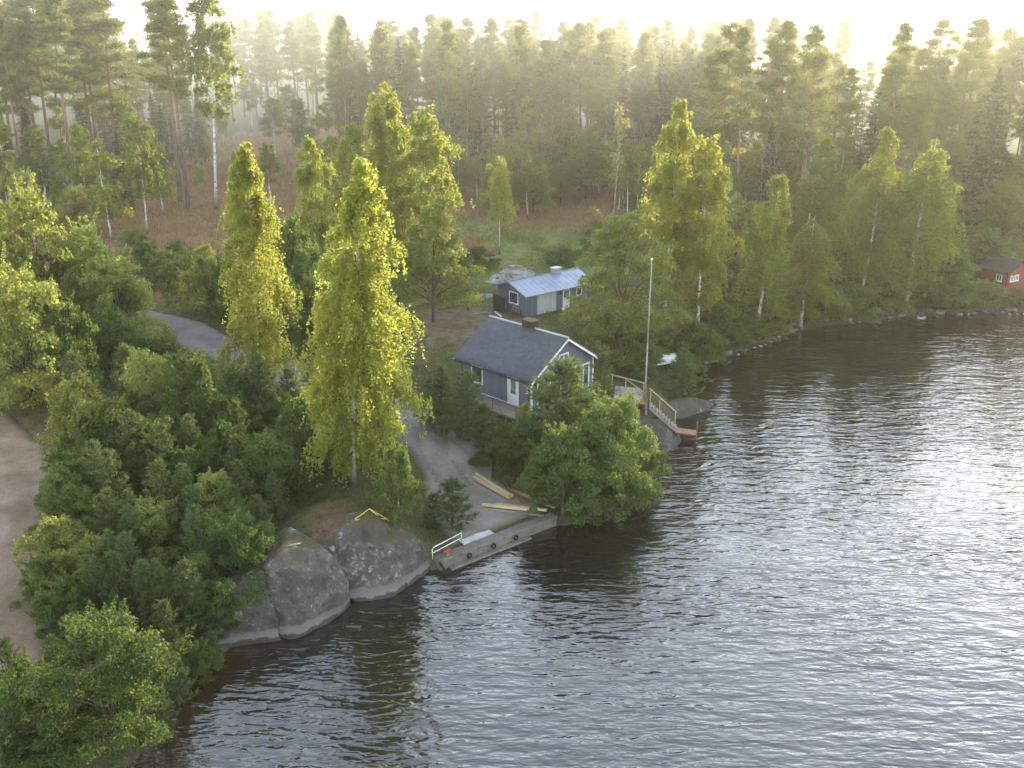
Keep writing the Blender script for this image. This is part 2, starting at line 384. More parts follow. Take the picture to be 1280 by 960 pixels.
def gravel_mat(name, c0, c1, c2, fine=22):
    m, nt, out = newmat(name); L = nt.links.new
    tc = N(nt, 'ShaderNodeTexCoord')
    a = N(nt, 'ShaderNodeTexNoise', Scale=.55, Detail=6.0, Roughness=.6); L(tc.outputs['Object'], a.inputs['Vector'])
    v = N(nt, 'ShaderNodeTexVoronoi', Scale=fine); L(tc.outputs['Object'], v.inputs['Vector'])
    f = N(nt, 'ShaderNodeTexNoise', Scale=fine*.5, Detail=5.0, Roughness=.75); L(tc.outputs['Object'], f.inputs['Vector'])
    cr = ramp(nt, [(.3, c0), (.5, c1), (.72, c2)], a.outputs['Fac'])
    g = ramp(nt, [(.25, (.62,)*3), (.75, (1.3,)*3)], f.outputs['Fac'])
    c = mixc(nt, cr.outputs[0], g.outputs[0], 1.0, 'MULTIPLY')
    e = N(nt, 'ShaderNodeAttribute', attribute_name='edge'); c = mixc(nt, c, (.085, .08, .036), e.outputs['Fac'])
    b = N(nt, 'ShaderNodeBsdfPrincipled', Roughness=.92); b.inputs['Specular IOR Level'].default_value = .2; L(c, b.inputs['Base Color'])
    bp = N(nt, 'ShaderNodeBump', Strength=.6, Distance=.04); L(f.outputs['Fac'], bp.inputs['Height']); L(bp.outputs[0], b.inputs['Normal'])
    L(b.outputs[0], out.inputs[0]); return m
def drape(name, mf, bb, step, mat, label, ruts=None):
    xs = np.arange(bb[0], bb[1], step); ys = np.arange(bb[2], bb[3], step); X, Y = np.meshgrid(xs, ys)
    m = mf(X, Y); mm = m+.4*fnoise(X, Y, 1.6)
    z = terr(X, Y)+.05-.26*(1-ss(-.15, .45, mm))
    edge = 1-ss(.1, .75, mm)
    if ruts is not None:
        dc = seg_dist(X, Y, ruts); rut = np.exp(-((dc-.78)/.28)**2); z = z-.035*rut
        edge = np.maximum(edge, .45*np.exp(-(dc/.3)**2)*ss(-.2, .4, fnoise(X, Y, 3)))
    q = grid_quads(len(xs), len(ys)); keep = (m.ravel()[q].max(1) > -.35) & (shore_d(X, Y).ravel()[q].min(1) > .2); q = q[keep]
    u, inv = np.unique(q, return_inverse=True)
    P = np.stack([X, Y, z], -1).reshape(-1, 3)[u]
    o = obj(name, mesh_np(name, P, inv.reshape(-1, 4), mat, {'edge': edge.ravel()[u]}, True))
    return tag(o, label, 'road', kind='structure')
drape('dirt_road', m_r1, (-48, -12, 14, 66), .3, gravel_mat('dirt road gravel', (.165, .115, .078), (.245, .178, .126), (.32, .245, .185)), 'brown dirt road along the left edge', ROAD1)
drape('gravel_road', m_r2, (-52, -1, 50, 100), .3, gravel_mat('grey road gravel', (.115, .107, .104), (.165, .156, .152), (.22, .21, .205)), 'grey gravel road bending behind the birches', ROAD2)
drape('gravel_yard', m_yd, (-9, 6, 46, 66), .2, gravel_mat('yard gravel', (.15, .135, .12), (.22, .20, .18), (.29, .265, .24)), 'gravel yard running down to the quay')

# water
def water_mat():
    m, nt, out = newmat('lake water'); L = nt.links.new
    tc = N(nt, 'ShaderNodeTexCoord')
    def wav(scale, sx, sy, rot, detail=2.0, rough=.5):
        mp = N(nt, 'ShaderNodeMapping'); mp.inputs['Scale'].default_value = (sx, sy, 1); mp.inputs['Rotation'].default_value = (0, 0, R(rot)); L(tc.outputs['Object'], mp.inputs[0])
        n = N(nt, 'ShaderNodeTexNoise', Scale=scale, Detail=detail, Roughness=rough, Distortion=.35); L(mp.outputs[0], n.inputs['Vector']); return n.outputs['Fac']
    w1 = wav(1.0, .58, 1.7, 5); w2 = wav(1.0, 1.7, 4.2, -8); w3 = wav(1.0, .22, .5, 12, 1.0); big = wav(.06, 1, 1.5, 20, 3.0)
    def mad(a, k, c=None):
        n = N(nt, 'ShaderNodeMath', operation='MULTIPLY_ADD'); L(a, n.inputs[0]); n.inputs[1].default_value = k
        if c is None: n.inputs[2].default_value = 0
        else: L(c, n.inputs[2])
        return n.outputs[0]
    h = mad(w1, .135); h = mad(w2, .042, h); h = mad(w3, .11, h)
    st = ramp(nt, [(.35, (.55,)*3), (.65, (1.0,)*3)], big)
    bp = N(nt, 'ShaderNodeBump', Distance=1.0); L(h, bp.inputs['Height']); L(st.outputs[0], bp.inputs['Strength'])
    a = N(nt, 'ShaderNodeAttribute', attribute_name='shallow')
    col = mixc(nt, (.006, .006, .0065), (.045, .024, .011), a.outputs['Fac'])
    b = N(nt, 'ShaderNodeBsdfPrincipled', Roughness=.04, IOR=WATER_IOR); L(col, b.inputs['Base Color']); L(bp.outputs[0], b.inputs['Normal'])
    L(b.outputs[0], out.inputs[0]); return m
WATER_IOR = 1.88
wk = (GD < 1.2).ravel(); wq = grid_quads(len(gx), len(gy)); wq = wq[wk[wq].any(1)]; u, inv = np.unique(wq, return_inverse=True)
shal = np.exp(-np.clip(-GD, 0, 50)/1.5)*(.9)*(1-ss(-14, -6, GX)*.75)
wat = obj('water', mesh_np('water', np.stack([GX, GY, GX*0], -1).reshape(-1, 3)[u], inv.reshape(-1, 4), water_mat(), {'shallow': shal.ravel()[u]}, True))
tag(wat, 'dark rippled lake water', 'water', kind='structure')
print('terrain', round(time.time()-T0, 1))
# ------------------------------------------------------------------ plants: generators (leaf-sized faces)
def unit(v): return v/(np.linalg.norm(v, axis=-1, keepdims=True)+1e-9)
def rand_dirs(n): return unit(rng.normal(size=(n, 3)))
def leaf_quads(P, nrm, size, aspect=.62, hang=None):
    n = len(P); t = rand_dirs(n)
    if hang is not None: t = unit(t*(1-hang)+np.array([0, 0, -1.0])*hang)
    nrm = unit(nrm); a = unit(np.cross(nrm, t)); b = np.cross(a, nrm)
    s = (np.asarray(size)*np.ones(n))[:, None]
    v = np.stack([P-b*s*.5, P+a*s*.5*aspect, P+b*s*.55, P-a*s*.5*aspect], 1).reshape(-1, 3)
    return v
def blade_quads(P, D, ln, wd):
    n = len(P); D = unit(D); s = unit(np.cross(D, rand_dirs(n))); ln = (ln*np.ones(n))[:, None]; wd = (wd*np.ones(n))[:, None]
    return np.stack([P-s*wd*.5, P+s*wd*.5, P+D*ln+s*wd*.18, P+D*ln-s*wd*.18], 1).reshape(-1, 3)
def leaf_mesh(name, verts, v, mat):
    n = len(verts)//4
    return mesh_np(name, verts, np.arange(n*4).reshape(-1, 4), mat, {'v': np.repeat(np.clip(v, 0, 1), 4)})
class Wood:
    def __init__(s): s.v = []; s.q = []; s.n = 0; s.a = []
    def tube(s, pts, r0, r1, k=5, flare=0.0):
        pts = np.asarray(pts, float); m = len(pts); d = unit(np.gradient(pts, axis=0))
        ref = np.where(np.abs(d[:, 2:3]) > .9, np.array([[1., 0, 0]]), np.array([[0, 0, 1.]]))
        x = unit(np.cross(d, ref)); y = np.cross(x, d)
        rr = np.linspace(r0, r1, m); rr[0] += flare
        if m > 3: rr[1] += flare*.25
        a = np.arange(k)*2*math.pi/k
        ring = pts[:, None]+(x[:, None]*np.cos(a)[None, :, None]+y[:, None]*np.sin(a)[None, :, None])*rr[:, None, None]
        s.v.append(ring.reshape(-1, 3)); s.a.append(np.full(m*k, float(r0 < .06 or k < 6))); i = np.arange(m*k).reshape(m, k)+s.n; j = np.roll(i, -1, 1)
        s.q.append(np.stack([i[:-1], j[:-1], j[1:], i[1:]], -1).reshape(-1, 4)); s.n += m*k
    def mesh(s, name, mat): return mesh_np(name, np.concatenate(s.v), np.concatenate(s.q), mat, {'twig': np.concatenate(s.a)}, True)
def wob(h, n, amp, z0=-.4):
    t = np.linspace(0, 1, n); ph = rng.random(4)*6.28
    return np.stack([amp*(np.sin(t*3+ph[0])-math.sin(ph[0])), amp*(np.sin(t*2.3+ph[1])-math.sin(ph[1])), z0+(h-z0)*t], 1)
def trunk_at(T, z):
    return np.stack([np.interp(z, T[:, 2], T[:, 0]), np.interp(z, T[:, 2], T[:, 1]), z], -1)
def make_proto(name, trunk_me, crown_me):
    r = bpy.data.objects.new(name, None); tr = bpy.data.objects.new('trunk', trunk_me); cr = bpy.data.objects.new('crown', crown_me)
    _kids['%'+name] = None
    return (trunk_me, crown_me)
class Proto:
    def __init__(s, kind, trunk, crown, h, w): s.kind, s.trunk, s.crown, s.h, s.w = kind, trunk, crown, h, w

def birch(Hh, W, cb, nb, ns, nl, leaf, droop=1.0, narrow=.75, mat='birch_leaf', trunk_r=None, low=.35, bark='birch_bark'):
    T = wob(Hh*.985, 14, Hh*.012); wd = Wood(); tr = trunk_r or Hh*.0105
    wd.tube(T, tr, .012, 8, tr*.5)
    t = cb+(1-cb)*rng.random(nb)**.85; t = np.sort(t); az = np.arange(nb)*2.399+rng.random(nb)*.9
    tt = (t-cb)/(1-cb)
    prof = (1-tt)**narrow*np.minimum(1, low+tt/.32*(1-low)); lobe = 1+.42*vnoise(t*7+rng.random()*50, az/6.283*3.0, 1.0)+.2*vnoise(t*17, az, 1.0); L = W*.5*(prof*lobe*(.45+.72*rng.random(nb))+.06)
    rise = .95*L*(.6+.5*rng.random(nb))+.25; drop = L*(.75+.5*rng.random(nb))*droop
    base = trunk_at(T, t*Hh*.97); dh = np.stack([np.cos(az), np.sin(az), 0*az], 1)
    def bp(i, s): return base[i]+dh[i]*(L[i]*s)[:, None]+np.array([0, 0, 1.])*(rise[i]*s-drop[i]*s*s)[:, None]
    for i in range(nb):
        s = np.linspace(0, 1, 6); wd.tube(bp(np.full(6, i), s), max(.012, tr*.34*(1-t[i]*.6)), .006, 4)
    wgt = L+.3; idx = rng.choice(nb, ns, p=wgt/wgt.sum()); s = .18+.82*rng.random(ns)**.7
    P0 = bp(idx, s)+rng.normal(size=(ns, 3))*np.array([.16, .16, .12])*(.5+L[idx, None]*.35)
    sl = (.25+rng.random(ns)**1.6*1.35)*droop*np.clip(.35+L[idx]/(W*.5), .3, 1.1)*(Hh/16)
    out = dh[idx]*.16+rng.normal(size=(ns, 3))*.12
    u = np.linspace(0, 1, nl)[None, :]+rng.random((ns, nl))*.1
    P = P0[:, None]+out[:, None]*u[..., None]*sl[:, None, None]+np.array([0, 0, -1.])*(u*sl[:, None])[..., None]
    P = P.reshape(-1, 3)+rng.normal(size=(ns*nl, 3))*.055*(Hh/16)
    nr = rand_dirs(len(P))+np.array([0, 0, .35])
    v = .5+.22*rng.normal(size=len(P))+np.repeat(rng.normal(size=nb)[idx]*.16, nl)
    lf = leaf_quads(P, nr, leaf*(.7+.6*rng.random(len(P))), .7, .35)
    return Proto('birch', wd.mesh('trunk', M[bark]), leaf_mesh('crown', lf, v, M[mat]), Hh, W)

def bushy(Hh, W, nlump, nleaf, leaf, mat, bark='grey_bark', z0=.06, shoots=14, peak=.8, stems=4, lumpr=.15, upright=0.0):
    """broadleaf crown: many leaf clumps through an uneven volume"""
    wd = Wood()
    if stems == 1: wd.tube(wob(Hh*.9, 9, Hh*.015), Hh*.014, .015, 7, Hh*.006)
    else:
        for k in range(stems):
            a = rng.random()*6.28; r = W*.22*rng.random(); s = np.linspace(0, 1, 7)
            p = np.stack([math.cos(a)*(.08+r*s**1.2), math.sin(a)*(.08+r*s**1.2), -.3+(Hh*.8)*s], 1); wd.tube(p, Hh*.009+.01, .01, 5)
    z = z0+(1-z0)*rng.random(nlump)**.9*.93; az = rng.random(nlump)*6.28
    env = np.sqrt(np.clip(1-np.abs((z-.36)/(.66 if True else 1))**2.0, .02, 1)); env = np.where(z > .36, (1-((z-.36)/.64)**1.25)**peak, env)
    lob = 1+.26*np.sin(az*2+z*5+rng.random()*6)+.16*np.sin(az*3-z*9+rng.random()*6)
    rr = W*.5*np.clip(env, .05, 1)*lob*(.25+.75*rng.random(nlump)**.45)
    c = np.stack([np.cos(az)*rr, np.sin(az)*rr, z*Hh], 1)
    lr = W*lumpr*(.55+.8*rng.random(nlump))*np.clip(.35+env, .4, 1.1)
    for i in rng.choice(nlump, min(nlump, 26), replace=False):
        zz = max(.05, c[i, 2]*.55); q = np.linspace(0, 1, 4)[:, None]; a0 = np.array([c[i, 0]*.12, c[i, 1]*.12, zz])
        wd.tube(a0*(1-q)+c[i]*q, .012+Hh*.003, .006, 3)
    k = rng.choice(nlump, nleaf, p=lr**2/(lr**2).sum()); d = rand_dirs(nleaf); d[:, 2] = np.where(d[:, 2] < -.2, -d[:, 2]*.7, d[:, 2])
    P = c[k]+d*(lr[k]*(.45+.62*rng.random(nleaf)**.6))[:, None]*np.array([1, 1, .8+upright])
    tw = rng.normal(size=(nleaf, 3))*.05; P = P+tw
    # protruding leafy shoots
    if shoots:
        ks = rng.choice(nlump, shoots, p=(c[:, 2]+.2)**1.5/((c[:, 2]+.2)**1.5).sum()); ns = 46
        dirs = unit(np.array([0, 0, 1.])+.45*unit(c[ks]*np.array([1, 1, .0])+1e-6)+rng.normal(size=(shoots, 3))*.25)
        ln = Hh*(.07+.09*rng.random(shoots)); s = rng.random((shoots, ns))
        Q = (c[ks]+dirs*lr[ks, None]*.6)[:, None]+dirs[:, None]*(s*ln[:, None])[..., None]+rng.normal(size=(shoots, ns, 3))*(.07*(1.15-s))[..., None]*(Hh/4)**.6
        P = np.concatenate([P, Q.reshape(-1, 3)])
        d = np.concatenate([d, np.repeat(dirs, ns, 0)*.4+rand_dirs(shoots*ns)*.6]); k = np.concatenate([k, np.repeat(ks, ns)])
    lv = rng.normal(size=nlump)*.2
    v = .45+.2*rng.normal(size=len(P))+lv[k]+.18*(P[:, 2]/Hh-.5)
    nr = d*.7+rand_dirs(len(P))*.75+np.array([0, 0, .35])
    lf = leaf_quads(P, nr, leaf*(.65+.7*rng.random(len(P))), .68)
    return Proto('bush', wd.mesh('trunk', M[bark]), leaf_mesh('crown', lf, v, M[mat]), Hh, W)

def conifer(Hh, W, gap, per, blades, bl, bw, mat, rise=.55, droop=0.0, cb=.05, bark='grey_bark', power=.85, tuft=7, dens=1.0, sag=0.0):
    """young pine / spruce: whorls of branches carrying needle tufts"""
    T = wob(Hh*.96, 10, Hh*.008); wd = Wood(); wd.tube(T, Hh*.013+.01, .008, 6, .02)
    P, D = [], []; z = Hh*cb
    while z < Hh*.955:
        t = z/Hh; n = per+int(rng.integers(-1, 2)); a0 = rng.random()*6.28
        for k in range(max(3, n)):
            az = a0+k*6.283/max(3, n)+rng.normal()*.22; L = W*.5*((1-t)**power*(.68+.5*rng.random())*min(1, .6+t*3)+.035)
            dh = np.array([math.cos(az), math.sin(az), 0]); lat = np.array([-dh[1], dh[0], 0])
            b = trunk_at(T, np.array([z+rng.normal()*.04]))[0]; rs = L*(rise*(1-.45*(1-t))+rng.normal()*.1)
            f = lambda s: b+dh*(L*s)[:, None]+np.array([0, 0, 1.])*(rs*s**1.35-sag*L*s**1.5)[:, None]
            s = np.linspace(0, 1, 4); wd.tube(f(s), .010+L*.007, .004, 3)
            m = max(3, int(L*8*dens)); s = .15+.85*rng.random(m)**.75; side = rng.choice([-1, 1], m)*rng.random(m)*.5*L*(1.08-s)
            q = f(s)+lat*side[:, None]+np.array([0, 0, 1.])*(np.abs(side)*.22-droop*rng.random(m)*.3)[:, None]
            q = np.vstack([q, f(np.array([1.0]))]); side = np.append(side, 0)
            dd = unit(dh*.75+lat*np.sign(side)[:, None]*.6*(side != 0)[:, None]+np.array([0, 0, .45-droop])+rng.normal(size=(m+1, 3))*.15)
            for j in range(tuft):
                off = rng.random(m+1)*.16*(bl/.15); P.append(q-dd*off[:, None]); D.append(unit(dd*.75+rand_dirs(m+1)*.75))
        z += gap*(.75+.5*rng.random())*(1.15-.45*t)
    tl = np.linspace(.93, 1.0, 20); P.append(np.repeat(trunk_at(T, tl*Hh*.97), 3, 0)); D.append(unit(rand_dirs(60)*.7+np.array([0, 0, .8])))
    P = np.concatenate(P); D = np.concatenate(D); n = len(P)
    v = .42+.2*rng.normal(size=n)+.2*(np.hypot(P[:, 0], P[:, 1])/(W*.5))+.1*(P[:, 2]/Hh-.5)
    lf = blade_quads(P, D, bl*(.7+.6*rng.random(n)), bw)
    return Proto('conifer', wd.mesh('trunk', M[bark]), leaf_mesh('crown', lf, v, M[mat]), Hh, W)

def tall_pine(Hh, W, cb, nb, per_pad, bl=.36, bw=.075):
    T = wob(Hh*.985, 14, Hh*.006); wd = Wood(); wd.tube(T, .17, .03, 7, .06)
    P, D, vv = [], [], []
    tops = np.sort(cb+(1-cb)*rng.random(nb)**.9)
    for i, t in enumerate(tops):
        tt = (t-cb)/(1-cb); az = i*2.399+rng.normal()*.5
        L = W*.5*((1-tt)**.62*min(1, .45+tt*2.6)*(.5+.7*rng.random())+.07)
        dh = np.array([math.cos(az), math.sin(az), 0]); b = trunk_at(T, np.array([t*Hh*.97]))[0]
        rs = L*(.05+.75*tt+rng.normal()*.18); s = np.linspace(0, 1, 5)
        path = b+dh*(L*s)[:, None]+np.array([0, 0, 1.])*(rs*s**1.3)[:, None]; wd.tube(path, .045*(1.1-tt)+.012, .012, 3)
        for q in (.45, .72, 1.0):
            if q < .5 and rng.random() < .45: continue
            c = b+dh*L*q+np.array([0, 0, 1.])*(rs*q**1.3+.05)+rng.normal(size=3)*.12; pr = (.38+.4*rng.random())*(W/5)*(1.1-.4*tt)
            n = int(per_pad*(.6+.8*rng.random())); d = rand_dirs(n)
            P.append(c+d*np.array([1.1, 1.1, .62])*pr*(rng.random((n, 1))**.45)); D.append(unit(d*.5+rand_dirs(n)*.6+np.array([0, 0, .45])))
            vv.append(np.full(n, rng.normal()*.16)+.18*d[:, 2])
    for k in range(7):      # dead stubs below the crown
        z = Hh*(cb*.55+rng.random()*cb*.42); az = rng.random()*6.28; l = .5+1.1*rng.random()
        b = trunk_at(T, np.array([z]))[0]; wd.tube(np.stack([b, b+np.array([math.cos(az)*l, math.sin(az)*l, -.1*l])]), .022, .006, 3)
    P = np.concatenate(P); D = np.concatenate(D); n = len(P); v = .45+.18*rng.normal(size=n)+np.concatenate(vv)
    lf = blade_quads(P, D, bl*(.7+.6*rng.random(n)), bw)
    return Proto('pine', wd.mesh('trunk', M['pine_bark']), leaf_mesh('crown', lf, v, M['pine_needle']), Hh, W)

B_HERO = birch(17, 7.4, .08, 125, 4400, 15, .15, 1.1, .74, low=.42)
B_NEAR = [birch(16, 6.0, .10, 105, 3000, 14, .14, 1.2, .66), birch(15, 6.4, .13, 105, 2900, 14, .15, 1.0, .6), birch(14, 5.2, .18, 110, 2400, 13, .15, .9, .5)]
B_GOLD = [birch(17, 6.6, .2, 95, 2700, 13, .17, .8, .55), birch(15, 6.6, .14, 95, 2700, 13, .17, .8, .5)]
B_SHORE = [birch(15, 6.0, .20, 70, 1900, 14, .15, 1.2, .6, 'birch_leaf_dull'), birch(14, 5.4, .14, 66, 1800, 14, .15, 1.2, .55, 'birch_leaf_dull')]
B_FOREST = [birch(15, 4.2, .42, 46, 800, 10, .22, .7, .55, 'birch_leaf_dull', .10), birch(13, 4.6, .30, 46, 850, 10, .22, .8, .5, 'birch_leaf_dull', .09), birch(11, 3.6, .2, 40, 700, 10, .2, .8, .6, 'birch_leaf', .08)]
B_LONE = birch(9.5, 4.4, .38, 46, 800, 13, .14, 1.1, .5, 'birch_leaf', .08)
B_BARE = birch(13, 3.6, .3, 60, 190, 10, .15, .35, .6, 'birch_leaf', .10, bark='dead_bark')
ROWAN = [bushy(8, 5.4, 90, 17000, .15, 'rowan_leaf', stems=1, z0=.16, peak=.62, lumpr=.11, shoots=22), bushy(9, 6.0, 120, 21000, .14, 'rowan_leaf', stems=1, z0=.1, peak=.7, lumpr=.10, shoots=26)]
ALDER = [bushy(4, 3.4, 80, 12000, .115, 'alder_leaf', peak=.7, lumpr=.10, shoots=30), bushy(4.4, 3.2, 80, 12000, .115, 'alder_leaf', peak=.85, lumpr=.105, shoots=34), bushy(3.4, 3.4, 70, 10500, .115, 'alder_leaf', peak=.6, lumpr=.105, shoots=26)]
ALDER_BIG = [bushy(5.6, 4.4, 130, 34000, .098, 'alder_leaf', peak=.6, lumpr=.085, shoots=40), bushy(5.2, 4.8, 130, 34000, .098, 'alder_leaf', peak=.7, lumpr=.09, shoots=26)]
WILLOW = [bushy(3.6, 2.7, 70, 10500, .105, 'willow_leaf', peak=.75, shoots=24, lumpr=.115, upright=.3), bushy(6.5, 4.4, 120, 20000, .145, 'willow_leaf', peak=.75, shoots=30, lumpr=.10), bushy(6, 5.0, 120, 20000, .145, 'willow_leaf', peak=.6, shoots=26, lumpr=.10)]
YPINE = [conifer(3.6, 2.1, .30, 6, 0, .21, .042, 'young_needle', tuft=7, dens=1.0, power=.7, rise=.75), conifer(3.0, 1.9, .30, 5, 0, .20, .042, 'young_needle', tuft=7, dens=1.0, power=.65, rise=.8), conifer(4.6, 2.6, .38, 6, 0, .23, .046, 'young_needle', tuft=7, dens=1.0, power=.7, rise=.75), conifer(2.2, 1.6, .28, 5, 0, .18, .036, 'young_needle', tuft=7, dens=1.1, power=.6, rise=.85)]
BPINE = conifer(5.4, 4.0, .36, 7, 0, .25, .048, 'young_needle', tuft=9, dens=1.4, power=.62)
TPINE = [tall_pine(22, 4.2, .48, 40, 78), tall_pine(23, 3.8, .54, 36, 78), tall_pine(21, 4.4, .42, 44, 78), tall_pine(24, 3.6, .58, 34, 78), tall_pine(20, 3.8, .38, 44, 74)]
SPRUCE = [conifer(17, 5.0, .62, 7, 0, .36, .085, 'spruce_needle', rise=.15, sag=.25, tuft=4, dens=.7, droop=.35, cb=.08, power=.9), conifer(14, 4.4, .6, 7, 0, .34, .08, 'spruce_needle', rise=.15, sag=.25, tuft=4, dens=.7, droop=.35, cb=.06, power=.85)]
print('protos', round(time.time()-T0, 1), sum(len(p.crown.polygons) for p in [B_HERO, B_LONE, B_BARE, BPINE]+B_NEAR+B_GOLD+B_SHORE+B_FOREST+ROWAN+ALDER+ALDER_BIG+WILLOW+YPINE+TPINE+SPRUCE))

def plant(name, proto, loc, h, w, label, cat, group=None, rz=None, tilt=(0, 0)):
    r = thing(name, label, cat, loc, rng.random()*6.28 if rz is None else rz, group)
    if tilt != (0, 0):
        q = Euler((tilt[0], tilt[1], 0)).to_matrix() @ Euler((0, 0, r.rotation_euler.z)).to_matrix(); r.rotation_euler = q.to_euler()
    r.scale = (w/proto.w, w/proto.w, h/proto.h)
    obj('trunk', proto.trunk, r); obj('crown', proto.crown, r); return r
PLACED = []
def put(name, proto, px, py, top, wpx, label, cat='tree', group=None, rz=None, toppx=None, minh=.6):
    """base and top from where they stand in the photo; width in photo pixels"""
    g = ground_at(px, py); h = max(minh, zat(px, top, g[1])-g[2]); dist = math.dist(g, (0, 0, H)); w = wpx*dist/F
    tilt = (0, 0)
    if toppx is not None:
        d = ray(toppx, top); tx = d[0]*g[1]/d[1]; tilt = (0, math.atan2(tx-g[0], h))
    PLACED.append((g[0], g[1], w*.5))
    return plant(name, proto, g, h, w, label, cat, group, rz, tilt)
# ------------------------------------------------------------------ single trees
put('birch_tree', B_HERO, 441, 606, 190, 172, 'tall bright yellow-green birch standing on the granite rock by the quay', rz=1.0, toppx=455)
put('birch_tree', B_NEAR[0], 322, 510, 172, 118, 'slender weeping birch beside the grey road, thin sunlit top', rz=2.0, toppx=312)
put('birch_tree', B_NEAR[2], 404, 372, 168, 66, 'small birch showing between the two tall birches above the road')
put('birch_tree', B_NEAR[1], 494, 335, 98, 98, 'broad sunlit birch behind the rowan, tallest of its clump', rz=.4)
put('birch_tree', B_GOLD[1], 538, 345, 128, 100, 'golden birch forming the right shoulder of the clump behind the rowan')
put('birch_tree', B_NEAR[2], 448, 345, 152, 70, 'lower pale birch on the left flank of the clump behind the rowan')
put('rowan_tree', ROWAN[0], 542, 402, 250, 100, 'leafy green rowan beside the dry yard left of the metal-roofed shed')
put('birch_tree', B_LONE, 624, 318, 195, 48, 'small lone drooping birch in the open clearing above the shed')
put('birch_tree', B_BARE, 766, 285, 128, 42, 'half-dead birch with bare grey branches and a few yellow leaves')
put('birch_tree', B_GOLD[0], 830, 418, 118, 92, 'tallest golden birch behind the flagpole', rz=2.2)
put('birch_tree', B_GOLD[1], 872, 425, 165, 96, 'golden birch right of the flagpole, leaves turning yellow at its right edge', rz=.7)
put('rowan_tree', ROWAN[1], 772, 458, 258, 120, 'round green tree beside the gable of the grey cabin')
put('birch_tree', B_SHORE[0], 945, 420, 212, 92, 'drooping green birch at the shore right of the golden pair, trunk leaning', toppx=985)
put('birch_tree', B_SHORE[1], 1000, 412, 268, 88, 'low drooping birch hanging over the near end of the stony shore')
put('birch_tree', B_SHORE[0], 1074, 386, 153, 80, 'shore birch with a sunlit golden top and forked white trunk', toppx=1118, rz=1.2)
put('birch_tree', B_SHORE[1], 1131, 388, 168, 108, 'wide weeping birch at the water with a leaning white trunk', toppx=1180, rz=3.0)
put('birch_tree', B_FOREST[0], 1000, 330, 170, 60, 'thin birch leaning over the far dark cabin', toppx=1040)
put('birch_tree', B_FOREST[0], 270, 262, -24, 78, 'tall birch with mottled white trunk in the left forest edge', toppx=248)
for k, (bx, by, tx, ty, lab) in enumerate([(236, 262, 206, -40, 'tall bare-stemmed pine left of the mottled birch, nearer of a close pair'), (226, 255, 196, -30, 'tall pine close behind its twin left of the mottled birch'),
        (38, 232, 8, 5, 'reddish-stemmed pine at the far left edge of the photo'), (93, 255, 66, -10, 'pine with a dark trunk, second from the left edge'), (150, 240, 128, -18, 'pine with a thin high crown between the left pines and the close pair'),
        (68, 235, 40, -20, 'pine standing just right of the reddish-stemmed edge pine'), (128, 235, 104, -30, 'dense-crowned pine in the middle of the left pine group')]):
    put('pine_tree', TPINE[k % 5], bx, by, ty, 62, lab, toppx=tx)
# young birches of the left forest edge
for k, (bx, by, ty, w) in enumerate([(184, 292, 140, 58), (140, 300, 170, 62), (112, 282, 150, 50), (205, 270, 160, 44), (60, 262, 150, 50), (15, 262, 140, 50), (168, 250, 120, 40), (85, 232, 130, 40)]):
    put('birch_tree', B_FOREST[1+k % 2], bx, by, ty, w, 'young birch at the foot of the tall left pines', group='young birches below the left pines')
# birches scattered in the clearing edge
for k, (bx, by, ty, w) in enumerate([(345, 205, 120, 44), (380, 215, 118, 46), (410, 230, 128, 46), (365, 178, 105, 40), (315, 165, 75, 40), (440, 205, 110, 40), (340, 265, 178, 40), (420, 275, 165, 40)]):
    put('birch_tree', B_FOREST[k % 3], bx, by, ty, w, 'slim young birch scattered over the reddish clearing', group='young birches in the reddish clearing')
for k, (bx, by, ty, w) in enumerate([(582, 222, 100, 40), (598, 208, 80, 36), (657, 232, 118, 46), (714, 230, 130, 40), (560, 240, 150, 40), (640, 205, 90, 40), (690, 215, 96, 40), (740, 235, 150, 40), (800, 225, 140, 40), (880, 260, 150, 50), (975, 262, 85, 44), (930, 270, 115, 56), (900, 225, 128, 46), (1215, 262, 108, 64), (1262, 270, 128, 60), (1090, 232, 130, 40)]):
    put('birch_tree', B_FOREST[k % 3], bx, by, ty, w, 'pale-stemmed birch in front of the dark pine forest', group='birches along the front of the pine forest')
# tall pine forest
nfor = 0
def forest(n, pxr, yr, hr, kinds, label, group, name, mind=2.6):
    global nfor
    tries = 0; done = 0; pts = []
    while done < n and tries < n*40:
        tries += 1
        px = rng.uniform(*pxr); Y = rng.uniform(*yr) if not callable(yr) else yr(px); x = (px-640)/F*Y*1.06
        d = float(shore_d(np.array([x]), np.array([Y]))[0])
        if d < 7: continue
        if any((x-a)**2+(Y-b)**2 < mind**2 for a, b in pts): continue
        p = kinds[rng.integers(len(kinds))]; h = rng.uniform(*hr); z = t1(x, Y)
        plant(name, p, (x, Y, z), h, p.w*h/p.h*rng.uniform(1.0, 1.45), label, 'tree', group, tilt=(rng.normal()*.015, rng.normal()*.02)); pts.append((x, Y)); done += 1
    nfor += done
forest(128, (440, 900), (158, 215), (18.5, 25.5), TPINE, 'tall pine in the forest wall behind the clearing', 'tall pines behind the clearing', 'pine_tree')
forest(82, (860, 1330), (122, 185), (17.5, 25.5), TPINE, 'tall pine in the forest above the far shore', 'tall pines above the far shore', 'pine_tree')
forest(26, (300, 460), (215, 290), (21, 25.5), TPINE, 'distant hazy pine at the far end of the reddish clearing', 'distant pines at the end of the clearing', 'pine_tree', 4)
forest(30, (-60, 200), (138, 200), (23, 28), TPINE, 'tall backlit pine in the left forest', 'tall pines of the left forest', 'pine_tree', 3)
